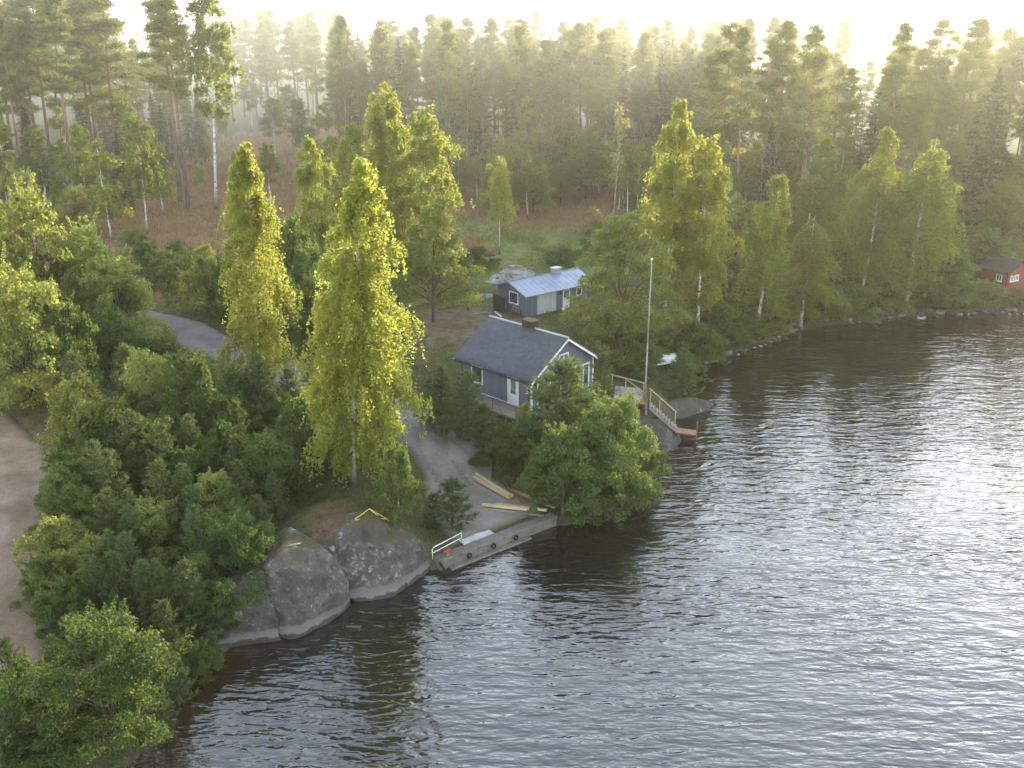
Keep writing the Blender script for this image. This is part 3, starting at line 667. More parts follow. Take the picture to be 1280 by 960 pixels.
forest(12, (186, 275), (165, 215), (15, 21), TPINE, 'hazy pine behind the mottled birch at the far end of the clearing', 'hazy pines behind the mottled birch', 'pine_tree', 3)
forest(12, (150, 290), (150, 200), (9, 15), SPRUCE, 'dark hazy spruce behind the mottled birch', 'spruces behind the mottled birch', 'spruce_tree', 2.5)
forest(14, (140, 330), (150, 215), (5, 9), B_FOREST, 'hazy low leafy tree at the far end of the clearing', 'low leafy trees at the far end of the clearing', 'leafy_tree', 2.5)
forest(42, (440, 900), (165, 225), (16, 23), SPRUCE, 'dark pointed spruce among the tall pines', 'spruces among the pines behind the clearing', 'spruce_tree')
forest(30, (880, 1330), (118, 185), (12, 21), SPRUCE, 'dark spruce in the forest above the far shore', 'spruces above the far shore', 'spruce_tree')
forest(14, (-40, 200), (125, 215), (10, 17), SPRUCE, 'dark young spruce under the left pines', 'spruces under the left pines', 'spruce_tree')
forest(34, (540, 900), (132, 160), (6, 10), B_FOREST+[ROWAN[0]], 'low leafy tree at the foot of the pine forest', 'understorey trees behind the clearing', 'leafy_tree', 2.2)
forest(44, (880, 1330), (102, 150), (5, 10), B_SHORE+[ROWAN[0], ROWAN[1]], 'leafy tree crowding the slope above the far shore', 'leafy trees above the far shore', 'leafy_tree', 2.4)
forest(14, (-60, 205), (112, 160), (5, 9), B_FOREST+[WILLOW[1]], 'leafy young tree under the left pines', 'leafy trees under the left pines', 'leafy_tree', 2.2)

# the wood beyond, which reads as one mass
nt_ = 900; Yf = rng.uniform(225, 520, nt_); Xf = (rng.uniform(-260, 1500, nt_)-640)/F*Yf*1.06; df = shore_d(Xf, Yf); kf = df > 40
pxf = Xf/Yf/1.06*F+640; kf &= ~((pxf > 280) & (pxf < 335)); Xf, Yf = Xf[kf], Yf[kf]; zf_ = terr(Xf, Yf); hf = rng.uniform(15, 23, len(Xf)); nb2 = 70
tq = rng.random((len(Xf), nb2))**.8; rq = 2.3*np.clip(1-tq, .03, 1)**.7*np.sqrt(rng.random(tq.shape)); aq = rng.random(tq.shape)*6.28
Pf = np.stack([Xf[:, None]+rq*np.cos(aq), Yf[:, None]+rq*np.sin(aq), zf_[:, None]+hf[:, None]*(.28+.72*tq)], -1).reshape(-1, 3)
vf = blade_quads(Pf, rand_dirs(len(Pf))*.8+np.array([0, 0, .4]), 1.0*(.6+.7*rng.random(len(Pf))), .42)
vt = blade_quads(np.stack([Xf, Yf, zf_-.3], 1), np.repeat([[0, 0, 1.]], len(Xf), 0), hf*.8, .3)
fo = obj('far_forest', leaf_mesh('far_forest', np.concatenate([vf, vt]), np.concatenate([.45+.2*rng.normal(size=len(Pf)), np.zeros(len(Xf))]), M['pine_needle'])); tag(fo, 'distant hazy wood filling the background beyond the pines', 'forest', kind='stuff')
# ------------------------------------------------------------------ shrubs
def bush(name, proto, px, py, top, w, label, group=None, cat='shrub', **k): return put(name, proto, px, py, top, w, label, cat, group, **k)
bush('willow_shrub', WILLOW[2], 38, 508, 328, 116, 'rounded sunlit willow at the left edge above the dirt road')
bush('willow_shrub', WILLOW[1], 62, 440, 228, 96, 'tallest sunlit willow of the left thicket, rear')
bush('willow_shrub', WILLOW[1], 122, 430, 276, 92, 'sunlit willow in the middle of the left thicket')
bush('willow_shrub', WILLOW[2], 152, 440, 318, 96, 'sunlit willow at the right end of the left thicket beside the grey road')
for k, (bx, by, ty, w) in enumerate([(95, 500, 378, 78), (20, 430, 255, 70), (140, 470, 385, 70), (75, 470, 350, 70), (0, 470, 360, 70)]):
    bush('alder_shrub', ALDER[k % 3], bx, by, ty, w, 'dark leafy shrub filling the shaded foot of the left willows', 'shrubs at the foot of the left willows')
for k, (bx, by, ty, w) in enumerate([(188, 352, 300, 50), (212, 362, 310, 46), (238, 378, 318, 50), (262, 388, 318, 52), (225, 345, 300, 40), (290, 396, 315, 50), (170, 330, 286, 36), (345, 400, 270, 64), (372, 410, 268, 70), (395, 425, 300, 60), (350, 440, 330, 50), (258, 352, 305, 40)]):
    bush('alder_shrub', (ALDER+[WILLOW[0]])[k % 4], bx, by, ty, w, 'low leafy shrub in the hedge behind the grey road', 'shrubs behind the grey road')
bush('willow_shrub', WILLOW[0], 112, 590, 470, 82, 'pale grey-green willow at the upper corner of the thicket by the dirt road')
bush('willow_shrub', WILLOW[0], 196, 555, 436, 70, 'shrub with a small sunlit crown tip in the middle of the thicket')
bush('alder_shrub', ALDER[1], 250, 560, 432, 80, 'upright dark shrub just below the grey road')
bush('alder_shrub', ALDER_BIG[1], 300, 745, 642, 108, 'round leafy alder overhanging the left granite rock')
bush('alder_shrub', ALDER_BIG[0], 145, 930, 765, 142, 'large bright alder at the water in the lower left corner', rz=.5)
bush('willow_shrub', WILLOW[0], 128, 745, 672, 62, 'light green willow beside the dirt road, above the large alder')
bush('alder_shrub', ALDER[2], 50, 975, 925, 90, 'bright leafy shrub cut by the bottom edge of the photo')
bush('birch_sapling', ALDER[1], 500, 652, 548, 58, 'sunlit green shrub between the tall birch and the gravel yard')
bush('pine_sapling', YPINE[1], 566, 662, 600, 66, 'small young pine standing alone on the gravel yard')
bush('pine_sapling', YPINE[3], 543, 655, 618, 36, 'smallest pine sapling at the left edge of the gravel yard')
thick = []
for k in range(78):
    for _ in range(60):
        px = rng.uniform(75, 400); py = rng.uniform(520, 800)
        lim = 90 if py < 640 else 70
        if px < lim or py > 1010-px*.78 or px > 415-(py-560)*.55 and py > 560: continue
        if all((px-a)**2+((py-b)*1.5)**2 < 1e9 and (px-a)**2+((py-b)*1.6)**2 > 24**2 for a, b in thick): break
    else: continue
    thick.append((px, py)); hgt = rng.uniform(52, 98)
    if rng.random() < .74:
        bush('pine_sapling', YPINE[int(rng.integers(3))], px, py, py-hgt*1.05, hgt*.6, 'young pine crowded in the thicket between the dirt road and the granite rock', 'young pines of the roadside thicket')
    else:
        bush('alder_shrub', (ALDER+[WILLOW[0]])[int(rng.integers(4))], px, py, py-hgt*.9, hgt*.86, 'leafy shrub crowded in the thicket between the dirt road and the granite rock', 'leafy shrubs of the roadside thicket')
for k, (bx, by, ty, w) in enumerate([(228, 880, 818, 48), (250, 850, 800, 44), (206, 918, 860, 44), (20, 880, 800, 56), (15, 930, 850, 60), (70, 945, 880, 56), (268, 832, 790, 36), (40, 900, 820, 60), (75, 860, 795, 56), (30, 960, 880, 60), (85, 800, 720, 60), (215, 830, 752, 60), (205, 790, 700, 58), (60, 760, 690, 50), (250, 800, 738, 60), (10, 985, 905, 60)]):
    if k % 3 == 1: bush('alder_shrub', ALDER[k % 3], bx, by, ty, w, 'small leafy shrub on the bank above the lower left waterline', 'leafy shrubs on the lower left bank')
    else: bush('pine_sapling', YPINE[k % 4], bx, by, ty, w*.8, 'young pine on the bank above the lower left waterline', 'young pines on the lower left bank')
# around the cabin
for k, (bx, by, ty, w) in enumerate([(552, 545, 455, 62), (585, 552, 462, 66), (604, 570, 506, 50), (622, 572, 524, 40), (540, 530, 470, 48)]):
    bush('pine_sapling', YPINE[(0, 2, 1, 1, 0)[k]], bx, by, ty, w, 'bushy young pine below the deck of the grey cabin', 'young pines below the cabin deck')
bush('pine_sapling', BPINE, 704, 582, 448, 132, 'large bushy pine hiding the glazed gable of the grey cabin')
bush('pine_sapling', YPINE[1], 752, 520, 442, 46, 'narrow young pine at the right corner of the grey cabin')
bush('alder_shrub', ALDER_BIG[0], 764, 640, 492, 108, 'big dark alder hanging over the water right of the quay', rz=2.0)
bush('alder_shrub', ALDER_BIG[1], 742, 630, 510, 80, 'tall dark alder between the bushy pine and the water')
bush('alder_shrub', ALDER[2], 798, 622, 548, 62, 'low alder at the right end of the waterside clump, touching the lake', rz=.3)
bush('alder_shrub', ALDER[0], 748, 652, 562, 76, 'dense alder at the middle of the waterside clump, leaves over the water', rz=1.3)
bush('alder_shrub', ALDER[1], 684, 628, 548, 56, 'alder filling the gap between the stacked beams and the waterside clump')
bush('alder_shrub', ALDER[1], 706, 650, 527, 88, 'light green alder standing at the right end of the quay')
bush('alder_shrub', ALDER[0], 660, 598, 520, 60, 'upright alder in front of the cabin deck, above the stacked beams')
bush('rowan_shrub', WILLOW[0], 655, 565, 502, 26, 'small shrub with a bright yellow tip by the cabin door')
bush('alder_shrub', ALDER[2], 628, 585, 530, 58, 'low dark alder at the edge of the gravel yard under the deck')
bush('pine_sapling', YPINE[0], 853, 500, 436, 52, 'young pine on the rock right of the flagpole')
for k, (bx, by, ty, w) in enumerate([(806, 474, 424, 44), (796, 458, 412, 60), (872, 455, 404, 56), (838, 436, 384, 66), (895, 440, 398, 60), (925, 428, 390, 60), (890, 420, 372, 60), (958, 418, 376, 56), (925, 405, 360, 60), (1030, 402, 350, 66), (1060, 398, 362, 50), (1100, 394, 340, 66), (1160, 390, 345, 60), (1200, 388, 340, 66), (1230, 385, 352, 50), (985, 398, 335, 60), (905, 390, 340, 56), (860, 480, 440, 40), (775, 445, 380, 60), (1010, 372, 312, 60), (1180, 360, 300, 70), (1225, 345, 285, 66), (1285, 385, 355, 40)]):
    bush('alder_shrub', (ALDER+[WILLOW[0]])[k % 4], bx, by, ty, w, 'leafy shrub along the grassy bank of the far shore', 'shrubs along the far shore')
for k, (bx, by, ty, w) in enumerate([(598, 335, 308, 40), (700, 332, 306, 40), (745, 320, 280, 46), (570, 345, 318, 36), (500, 350, 310, 40), (470, 380, 330, 50), (445, 400, 338, 60), (430, 440, 350, 70)]):
    bush('alder_shrub', ALDER[k % 3], bx, by, ty, w, 'low green shrub in the clearing behind the shed', 'shrubs in the clearing behind the shed')
print('plants', round(time.time()-T0, 1), nfor)

# ------------------------------------------------------------------ grass and low growth (nobody could count it)
def tufts(name, n, wfun, mat, hrange, label, xr, yr, wid=.05):
    X = rng.uniform(*xr, n*6); Y = rng.uniform(yr[0]**.5, yr[1]**.5, n*6)**2; d = shore_d(X, Y)
    w = wfun(X, Y, d)*(d > .25); k = rng.random(len(X)) < w; X, Y = X[k][:n], Y[k][:n]
    z = terr(X, Y)-.05; P = np.stack([X, Y, z], 1); rep = 5; sc_ = np.repeat(np.clip(Y/70, .8, 2.4), rep)
    P = np.repeat(P, rep, 0)+rng.normal(size=(len(X)*rep, 3))*np.array([.16, .16, 0])*sc_[:, None]
    hh = rng.uniform(*hrange, len(P))*np.repeat(.6+.8*rng.random(len(X)), rep)
    D = unit(np.array([0, 0, 1.])+rng.normal(size=P.shape)*.38)
    v = .5+.25*rng.normal(size=len(P))+.3*fnoise(P[:, 0], P[:, 1], 4)
    o = obj(name, leaf_mesh(name, blade_quads(P, D, hh, wid*sc_), v, M[mat])); tag(o, label, 'grass', kind='stuff')
nroad = lambda X, Y: (np.maximum.reduce([m_r1(X, Y), m_r2(X, Y), m_yd(X, Y), poly_sd(X, Y, PATHY)-.4]) < -.05)
from_grid = lambda A: (lambda X, Y: A[np.clip(np.searchsorted(gy, Y), 0, len(gy)-1), np.clip(np.searchsorted(gx, X), 0, len(gx)-1)])
FLD = from_grid(FIELD)
tufts('grass', 34000, lambda X, Y, d: nroad(X, Y)*(1-FLD(X, Y)*.85)*(.25+.75*ss(-.3, .3, fnoise(X, Y, 5))), 'grass_blade', (.14, .42), 'green grass and weeds over the open ground', (-70, 62), (28, 190), .034)
tufts('ripe_grass', 15000, lambda X, Y, d: FLD(X, Y)*(.3+.7*ss(-.3, .3, fnoise(X, Y, 3))), 'red_grass', (.3, .7), 'reddish ripe grass of the clearing', (-75, 30), (90, 330), .05)
nb_ = 700; X = rng.uniform(-70, 62, nb_*8); Y = rng.uniform(5.2, 14, nb_*8)**2; d = shore_d(X, Y)
k = (d > .6) & nroad(X, Y) & (FLD(X, Y) < .35) & (fnoise(X, Y, 7) > .0) & (np.hypot(X-cab_c[0], Y-cab_c[1]) > 6.5) & (np.hypot(X-shed_c[0], Y-shed_c[1]) > 6)
X, Y = X[k][:nb_], Y[k][:nb_]; zz = terr(X, Y); nl = 90
cen = np.repeat(np.stack([X, Y, zz+.15], 1), nl, 0); dd = rand_dirs(len(cen)); dd[:, 2] = np.abs(dd[:, 2]); szs = np.repeat(np.clip(Y/70, .8, 2.2), nl)
Pq = cen+dd*np.array([.75, .75, .55])*(rng.random((len(cen), 1))**.5)*szs[:, None]
und = obj('undergrowth', leaf_mesh('undergrowth', leaf_quads(Pq, dd+rand_dirs(len(cen))*.6, .13*szs), .4+.25*rng.normal(size=len(cen))+np.repeat(rng.normal(size=len(X))*.2, nl), M['alder_leaf']))
tag(und, 'low leafy undergrowth between the trees', 'undergrowth', kind='stuff')
print('stuff', round(time.time()-T0, 1))
# ------------------------------------------------------------------ rocks
def rock_mat(name, base=(.040, .038, .034), light=(.112, .107, .095), lichen=(.24, .24, .185), moss=(.075, .065, .03), band=True):
    m, nt, out = newmat(name); L = nt.links.new
    ge = N(nt, 'ShaderNodeNewGeometry'); sp = N(nt, 'ShaderNodeSeparateXYZ'); L(ge.outputs['Position'], sp.inputs[0]); sn = N(nt, 'ShaderNodeSeparateXYZ'); L(ge.outputs['Normal'], sn.inputs[0])
    def nz(s, d=6.0, r=.62):
        n = N(nt, 'ShaderNodeTexNoise', Scale=s, Detail=d, Roughness=r); L(ge.outputs['Position'], n.inputs['Vector']); return n.outputs['Fac']
    a = nz(1.1, 8); b_ = nz(.55, 4); c_ = nz(3.4, 8, .72); s_ = nz(22.0, 3)
    col = ramp(nt, [(.3, base), (.7, light)], a).outputs[0]
    col = mixc(nt, col, ramp(nt, [(.3, (.5,)*3), (.7, (1.3,)*3)], s_).outputs[0], .8, 'MULTIPLY')
    li = ramp(nt, [(.52, (0,)*3), (.60, (.8,)*3)], c_).outputs[0]; lp = ramp(nt, [(.42, (0,)*3), (.58, (1,)*3)], b_).outputs[0]
    mul = mixc(nt, li, lp, 1.0, 'MULTIPLY'); col = mixc(nt, col, lichen, mul)
    big = ramp(nt, [(.66, (0,)*3), (.69, (1,)*3)], nz(.8, 3)).outputs[0]; col = mixc(nt, col, (.27, .275, .255), big)
    dk = ramp(nt, [(.36, (1,)*3), (.44, (0,)*3)], nz(1.9, 5)).outputs[0]; col = mixc(nt, col, (.045, .043, .04), dk)
    mz = N(nt, 'ShaderNodeMapRange'); mz.inputs[1].default_value = .72; mz.inputs[2].default_value = .93; L(sn.outputs[2], mz.inputs[0])
    mm = N(nt, 'ShaderNodeMath', operation='MULTIPLY'); L(mz.outputs[0], mm.inputs[0]); L(ramp(nt, [(.38, (0,)*3), (.52, (1,)*3)], nz(1.4, 6)).outputs[0], mm.inputs[1])
    col = mixc(nt, col, moss, mm.outputs[0])
    if band:
        wv = N(nt, 'ShaderNodeMath', operation='MULTIPLY_ADD'); L(nz(1.3, 5), wv.inputs[0]); wv.inputs[1].default_value = -.62; L(sp.outputs[2], wv.inputs[2])
        rb = ramp(nt, [(0, (.045, .04, .036)), (.14, (.05, .045, .04)), (.22, (.15, .143, .135)), (.50, (.115, .11, .103)), (.58, (.055, .052, .05)), (.7, (.1, .1, .1))], None)
        ad = N(nt, 'ShaderNodeMapRange'); ad.inputs[1].default_value = -.3; ad.inputs[2].default_value = .75; L(wv.outputs[0], ad.inputs[0]); L(ad.outputs[0], rb.inputs[0])
        fb = N(nt, 'ShaderNodeMapRange'); fb.inputs[1].default_value = .36; fb.inputs[2].default_value = .22; L(wv.outputs[0], fb.inputs[0])
        col = mixc(nt, col, rb.outputs[0], fb.outputs[0])
    b = N(nt, 'ShaderNodeBsdfPrincipled', Roughness=.85); b.inputs['Specular IOR Level'].default_value = .25; L(col, b.inputs['Base Color'])
    bp = N(nt, 'ShaderNodeBump', Strength=.8, Distance=.09); L(c_, bp.inputs['Height']); bp2 = N(nt, 'ShaderNodeBump', Strength=.5, Distance=.25); L(a, bp2.inputs['Height']); L(bp.outputs[0], bp2.inputs['Normal']); L(bp2.outputs[0], b.inputs['Normal'])
    L(b.outputs[0], out.inputs[0]); return m
M['granite'] = rock_mat('granite'); M['pale_granite'] = rock_mat('pale granite', (.24, .235, .22), (.42, .41, .39), (.46, .45, .42), (.10, .10, .05), False)
M['dark_granite'] = rock_mat('dark granite', (.030, .029, .028), (.085, .08, .076), (.13, .13, .11), (.06, .055, .03), False)
def n3(p, s, seed=0):
    x, y, z = p[:, 0]/s+seed, p[:, 1]/s+seed*1.7, p[:, 2]/s-seed
    return (vnoise(x+z*.71, y-z*.53)+vnoise(y+x*.37+9, z+x*.61)+vnoise(z-y*.41+3, x+y*.29+17))/3
def rock(name, mat, c, u, rad, label, cat='rock', p=2.6, cuts=7, amp=.12, seed=1, sub=5, group=None, tilt=0.0, cracks=()):
    """granite hump: superellipsoid with weathered unevenness; u = direction of its long side; cracks = list of ((x,y),(x,y),width,depth) in its own frame"""
    bm = bmesh.new(); bmesh.ops.create_icosphere(bm, subdivisions=sub, radius=1); me = bpy.data.meshes.new(name); bm.to_mesh(me); bm.free()
    co = np.zeros(len(me.vertices)*3, np.float32); me.vertices.foreach_get('co', co); co = co.reshape(-1, 3).astype(float)
    k = (np.abs(co)**p).sum(1)**(-1/p); d = co.copy(); co = co*k[:, None]
    co *= 1+amp*(1.2*n3(d*2.0, 1.0, seed)+.5*n3(d*5, 1.0, seed+3)+.22*n3(d*13, 1.0, seed+5))[:, None]
    rr_ = np.random.default_rng(seed+100)
    for k_ in range(cuts):
        nv = rr_.normal(size=3)*np.array([1, 1, .6]); nv[2] = abs(nv[2]); nv /= np.linalg.norm(nv)
        ex = np.maximum(0, co@nv-rr_.uniform(.66, .88)); co -= (ex*.86)[:, None]*nv
    co *= 1+.03*n3(d*6, 1.0, seed+8)[:, None]
    co = co*np.array(rad); co[:, 2] += tilt*co[:, 0]
    for (a, b, w, dep) in cracks:
        ds = seg_dist(co[:, 0]+.12*vnoise(co[:, 1], co[:, 2], .5), co[:, 1], [a, b]); g = np.exp(-(ds/w)**2)*dep
        co[:, 1] += g; co[:, 2] -= g*.7
    me.vertices.foreach_set('co', co.astype(np.float32).ravel()); me.polygons.foreach_set('use_smooth', np.ones(len(me.polygons), bool)); me.materials.append(mat); me.update()
    o = obj(name, me); o.location = c; o.rotation_euler = (0, 0, math.atan2(u[1], u[0])); return tag(o, label, cat, group)
def hump(A, B, inl, back, height, mat, label, name='granite_rock', **k):
    A = V2(A); B = V2(B); u = (B-A)/np.linalg.norm(B-A); n = np.array([-u[1], u[0]]); c = (A+B)/2+n*inl
    return rock(name, mat, (c[0], c[1], 0), u, (np.linalg.norm(B-A)*.54, back, height), label, **k)
hump(at(272, 829), at(448, 757), 3.0, 3.5, 3.4, M['granite'], 'big rounded grey granite outcrop at the water, left of the deep crack', p=2.8, amp=.085, seed=2, sub=6, cracks=[((-.55, -4), (-.35, .3), .07, .35)], tilt=.07)
hump(at(432, 758), at(560, 727), 2.9, 3.3, 3.15, M['granite'], 'rounded granite outcrop with white lichen between the deep crack and the quay', p=2.7, amp=.085, seed=6, sub=6, cracks=[((.5, -4), (.7, -1.5), .05, .1)])
g = at(432, 668, 2.9); rock('granite_rock', M['granite'], (g[0]-.2, g[1]+1.5, 1.75), (1, .3), (3.1, 2.0, 1.4), 'mossy granite top between the two outcrops, below the bright birch', p=2.4, amp=.1, seed=24)
rock('granite_rock', M['dark_granite'], (*V2(at(848, 514)), -.05), V2(at(905, 500))-V2(at(830, 520)), (3.6, 1.25, .85), 'long low dark rock reaching into the lake beyond the stairs', p=2.2, amp=.16, seed=9)
ra_, rb_ = V2(at(812, 506, 2.45)), V2(at(850, 540, .6)); rm_ = (ra_+rb_)/2; rock('granite_rock', M['dark_granite'], (rm_[0], rm_[1]-.5, .12), rb_-ra_, (2.0, 1.9, .95), 'dark steep rock carrying the wooden stairs to the lake', p=2.4, amp=.17, seed=12, tilt=-.66)
rock('granite_rock', M['granite'], (*V2(at(804, 522, .8)), .35), (1, .5), (1.7, 1.7, 1.5), 'grey rock under the foot of the flagpole', p=2.3, amp=.2, seed=13)
rock('granite_rock', M['dark_granite'], (*V2(at(858, 561)), -.05), (1, .1), (.55, .3, .16), 'small flat rock just breaking the water below the stairs', p=2.2, amp=.2, seed=15, sub=3)
g = ground_at(628, 352); rock('granite_rock', M['pale_granite'], (g[0], g[1], g[2]-.1), (1, .25), (2.3, 1.3, 1.0), 'pale bare rock outcrop left of the shed, lower hump', p=2.3, amp=.22, seed=17, sub=4)
g = ground_at(645, 343); rock('granite_rock', M['pale_granite'], (g[0], g[1], g[2]-.1), (1, -.2), (2.0, 1.4, 1.1), 'pale bare rock outcrop behind the shed roof, upper hump', p=2.3, amp=.22, seed=18, sub=4)
g = ground_at(606, 372); rock('granite_rock', M['pale_granite'], (g[0], g[1], g[2]-.1), (1, .6), (1.1, .8, .6), 'small pale rock at the rear corner of the shed', p=2.3, amp=.22, seed=19, sub=4)
g = ground_at(938, 296); rock('granite_rock', M['pale_granite'], (g[0], g[1], g[2]+.2), (1, -.1), (1.9, 1.0, .9), 'pale rock slab glimpsed between the golden birches and the far shore birches', p=2.4, amp=.15, seed=21, sub=4)
g = ground_at(427, 143); rock('granite_rock', M['dark_granite'], (g[0], g[1], g[2]+.3), (1, 0), (2.6, 1.6, 1.5), 'dark boulder under the pines at the far end of the clearing', p=2.4, amp=.15, seed=22, sub=4)
# stones along the waterline
sp_ = [rock('shore_stone', M['pale_granite' if k == 0 else 'granite'], (0, 0, -50), (1, 0), (1, .8, .55), 'x', p=2.2, amp=.25, seed=30+k, sub=2) for k in range(4)]
def stones(pxl, n, smin, smax, spread, label, group, mats=(0, 1, 2, 3)):
    P = np.array([at(*p)[:2] for p in pxl]); L = np.concatenate([[0], np.cumsum(np.linalg.norm(np.diff(P, axis=0), axis=1))])
    for k in range(n):
        s = rng.random()*L[-1]; x = np.interp(s, L, P[:, 0])+rng.normal()*spread; y = np.interp(s, L, P[:, 1])+rng.normal()*spread
        z = max(-.05, t1(x, y)); o = sp_[mats[int(rng.integers(len(mats)))]].copy(); C.objects.link(o); o.location = (x, y, z)
        r = smin+(smax-smin)*rng.random()**2; o.scale = (r, r*rng.uniform(.7, 1.1), r); o.rotation_euler = (0, 0, rng.random()*6.28); tag(o, label, 'stone', group)
stones([(862, 468), (905, 449), (962, 427), (1002, 413)], 70, .12, .42, .28, 'grey stone in the stony edge right of the flagpole rock', 'stones along the near bay shore')
stones([(1060, 404), (1130, 397), (1200, 393), (1282, 390)], 70, .14, .5, .4, 'pale stone along the foot of the far shore', 'stones along the far shore')
stones([(190, 930), (215, 898), (240, 850), (268, 830)], 26, .08, .26, .18, 'small stone at the lower left waterline', 'stones at the lower left waterline', (1, 2, 3))
stones([(818, 585), (830, 566), (840, 560)], 14, .12, .36, .25, 'dark stone at the foot of the stair rock', 'stones at the foot of the stair rock', (1, 2, 3))
stones([(556, 708), (545, 690), (540, 672)], 9, .12, .3, .25, 'stone packed between the granite outcrop and the quay', 'stones beside the quay rail', (1, 2, 3))
for o in sp_: bpy.data.objects.remove(o)

# ------------------------------------------------------------------ materials of built things
M['concrete'] = noise_mat('quay concrete', (.075, .068, .058), (.17, .158, .138), 2.2, .9, .6, .2, c2=(.12, .11, .096), bdist=.03)
M['wet_concrete'] = noise_mat('wet pale concrete', (.22, .22, .225), (.50, .50, .52), 2.6, .35, .3, .5, c2=(.33, .33, .345), bdist=.02)
M['cab_wall'] = plank_mat('blue grey boarding', (.082, .100, .134), (.128, .150, .192), 1, .14)
M['cab_wall_x'] = plank_mat('blue grey boarding gable', (.082, .100, .134), (.128, .150, .192), 0, .14)
M['white'] = plain('white paint', (.72, .72, .70), .5)
M['door_white'] = plain('white door paint', (.70, .70, .68), .45)
M['grey_white'] = plain('pale grey paint', (.40, .42, .43), .55)
M['black'] = plain('black metal', (.02, .02, .022), .45)
M['dark_roof'] = noise_mat('dark grey roof sheet', (.045, .050, .065), (.088, .094, .114), 3.0, .5, .05, .4, stretch=(1, 1, 1))
M['metal_roof'] = noise_mat('light metal roof sheet', (.12, .165, .25), (.22, .275, .38), 2.5, .45, .1, .4, c2=(.16, .215, .31), metal=.1)
M['brick'] = noise_mat('sooty brick', (.022, .018, .016), (.06, .042, .035), 9, .9, .4, .2)
M['brick_top'] = noise_mat('brick coping', (.09, .05, .035), (.19, .12, .09), 12, .9, .4, .2)
M['cement'] = plain('cement', (.30, .31, .32), .9, .1)
M['glass'] = glass_mat('window glass'); M['glass_pale'] = glass_mat('door glass', (.06, .068, .068))
M['deck'] = plank_mat('weathered deck boards', (.14, .105, .085), (.26, .20, .17), 0, .12)
M['raw_wood'] = noise_mat('fresh yellow timber', (.42, .32, .17), (.60, .49, .30), 5, .7, .15, .2, stretch=(1, .12, 1))
M['grey_wood'] = noise_mat('weathered grey timber', (.19, .175, .155), (.38, .35, .31), 6, .85, .25, .2, stretch=(1, .12, 1))
M['brown_wood'] = noise_mat('dark brown timber', (.06, .042, .03), (.15, .10, .07), 6, .85, .25, .2)
M['rail_wood'] = noise_mat('yellowed rail timber', (.30, .26, .15), (.48, .42, .27), 6, .8, .2, .2)
M['rust'] = noise_mat('rusty steel', (.10, .040, .022), (.26, .12, .07), 9, .85, .35, .2, c2=(.17, .075, .045))
M['rust_deck'] = noise_mat('red brown landing boards', (.20, .095, .06), (.36, .20, .14), 6, .8, .3, .2, stretch=(1, .3, 1))
M['rubber'] = plain('black rubber', (.018, .018, .018), .8, .2)
M['yellow'] = plain('yellow paint', (.52, .42, .09), .6)
M['hull'] = plain('white hull', (.66, .68, .68), .35, .5)
M['teal'] = plain('teal plastic', (.05, .27, .23), .5)
M['red_wall'] = plank_mat('falu red boarding', (.10, .014, .010), (.19, .03, .022), 0, .13)
M['red_wall_y'] = plank_mat('falu red side boarding', (.10, .014, .010), (.19, .03, .022), 1, .13)
M['felt'] = noise_mat('black roofing felt', (.022, .022, .024), (.055, .055, .058), 8, .9, .2, .2)
M['dark_wall'] = plank_mat('dark stained boarding', (.035, .028, .024), (.075, .06, .05), 0, .14)
M['red_paint'] = noise_mat('faded red paint', (.22, .035, .03), (.36, .08, .06), 8, .6, .2, .3)

def window(b, x0, x1, z0, z1, face, mull=1, wall=0.0, frame=.09, fr='white', gl='glass', name='window', cross=False, rail=None):
    """face 'x': in the wall x=wall looking to -x; face 'y': in the wall y=wall looking to -y"""
    f = MB(); g = MB()
    def bx(m, a0, a1, c0, c1, d0, d1):
        if face == 'y': m.box(a0, wall-d1, c0, a1, wall-d0, c1)
        else: m.box(wall-d1, a0, c0, wall-d0, a1, c1)
    fw = frame; bx(f, x0, x1, z1-fw, z1, .003, .055); bx(f, x0, x1, z0, z0+fw, .003, .055)
    bx(f, x0, x0+fw, z0+fw, z1-fw, .003, .055); bx(f, x1-fw, x1, z0+fw, z1-fw, .003, .055)
    for k in range(1, mull):
        c = x0+(x1-x0)*k/mull; bx(f, c-fw*.4, c+fw*.4, z0+fw, z1-fw, .003, .05)
    if rail: bx(f, x0+fw, x1-fw, rail-fw*.35, rail+fw*.35, .003, .046)
    w = f.build(name, M[fr], b); bx(g, x0+fw*.6, x1-fw*.6, z0+fw*.6, z1-fw*.6, .004, .018); g.build('pane', M[gl], w)
    s = MB(); bx(s, x0-.04, x1+.04, z0-.05, z0-.003, .003, .09); s.build('sill', M[fr], w); return w

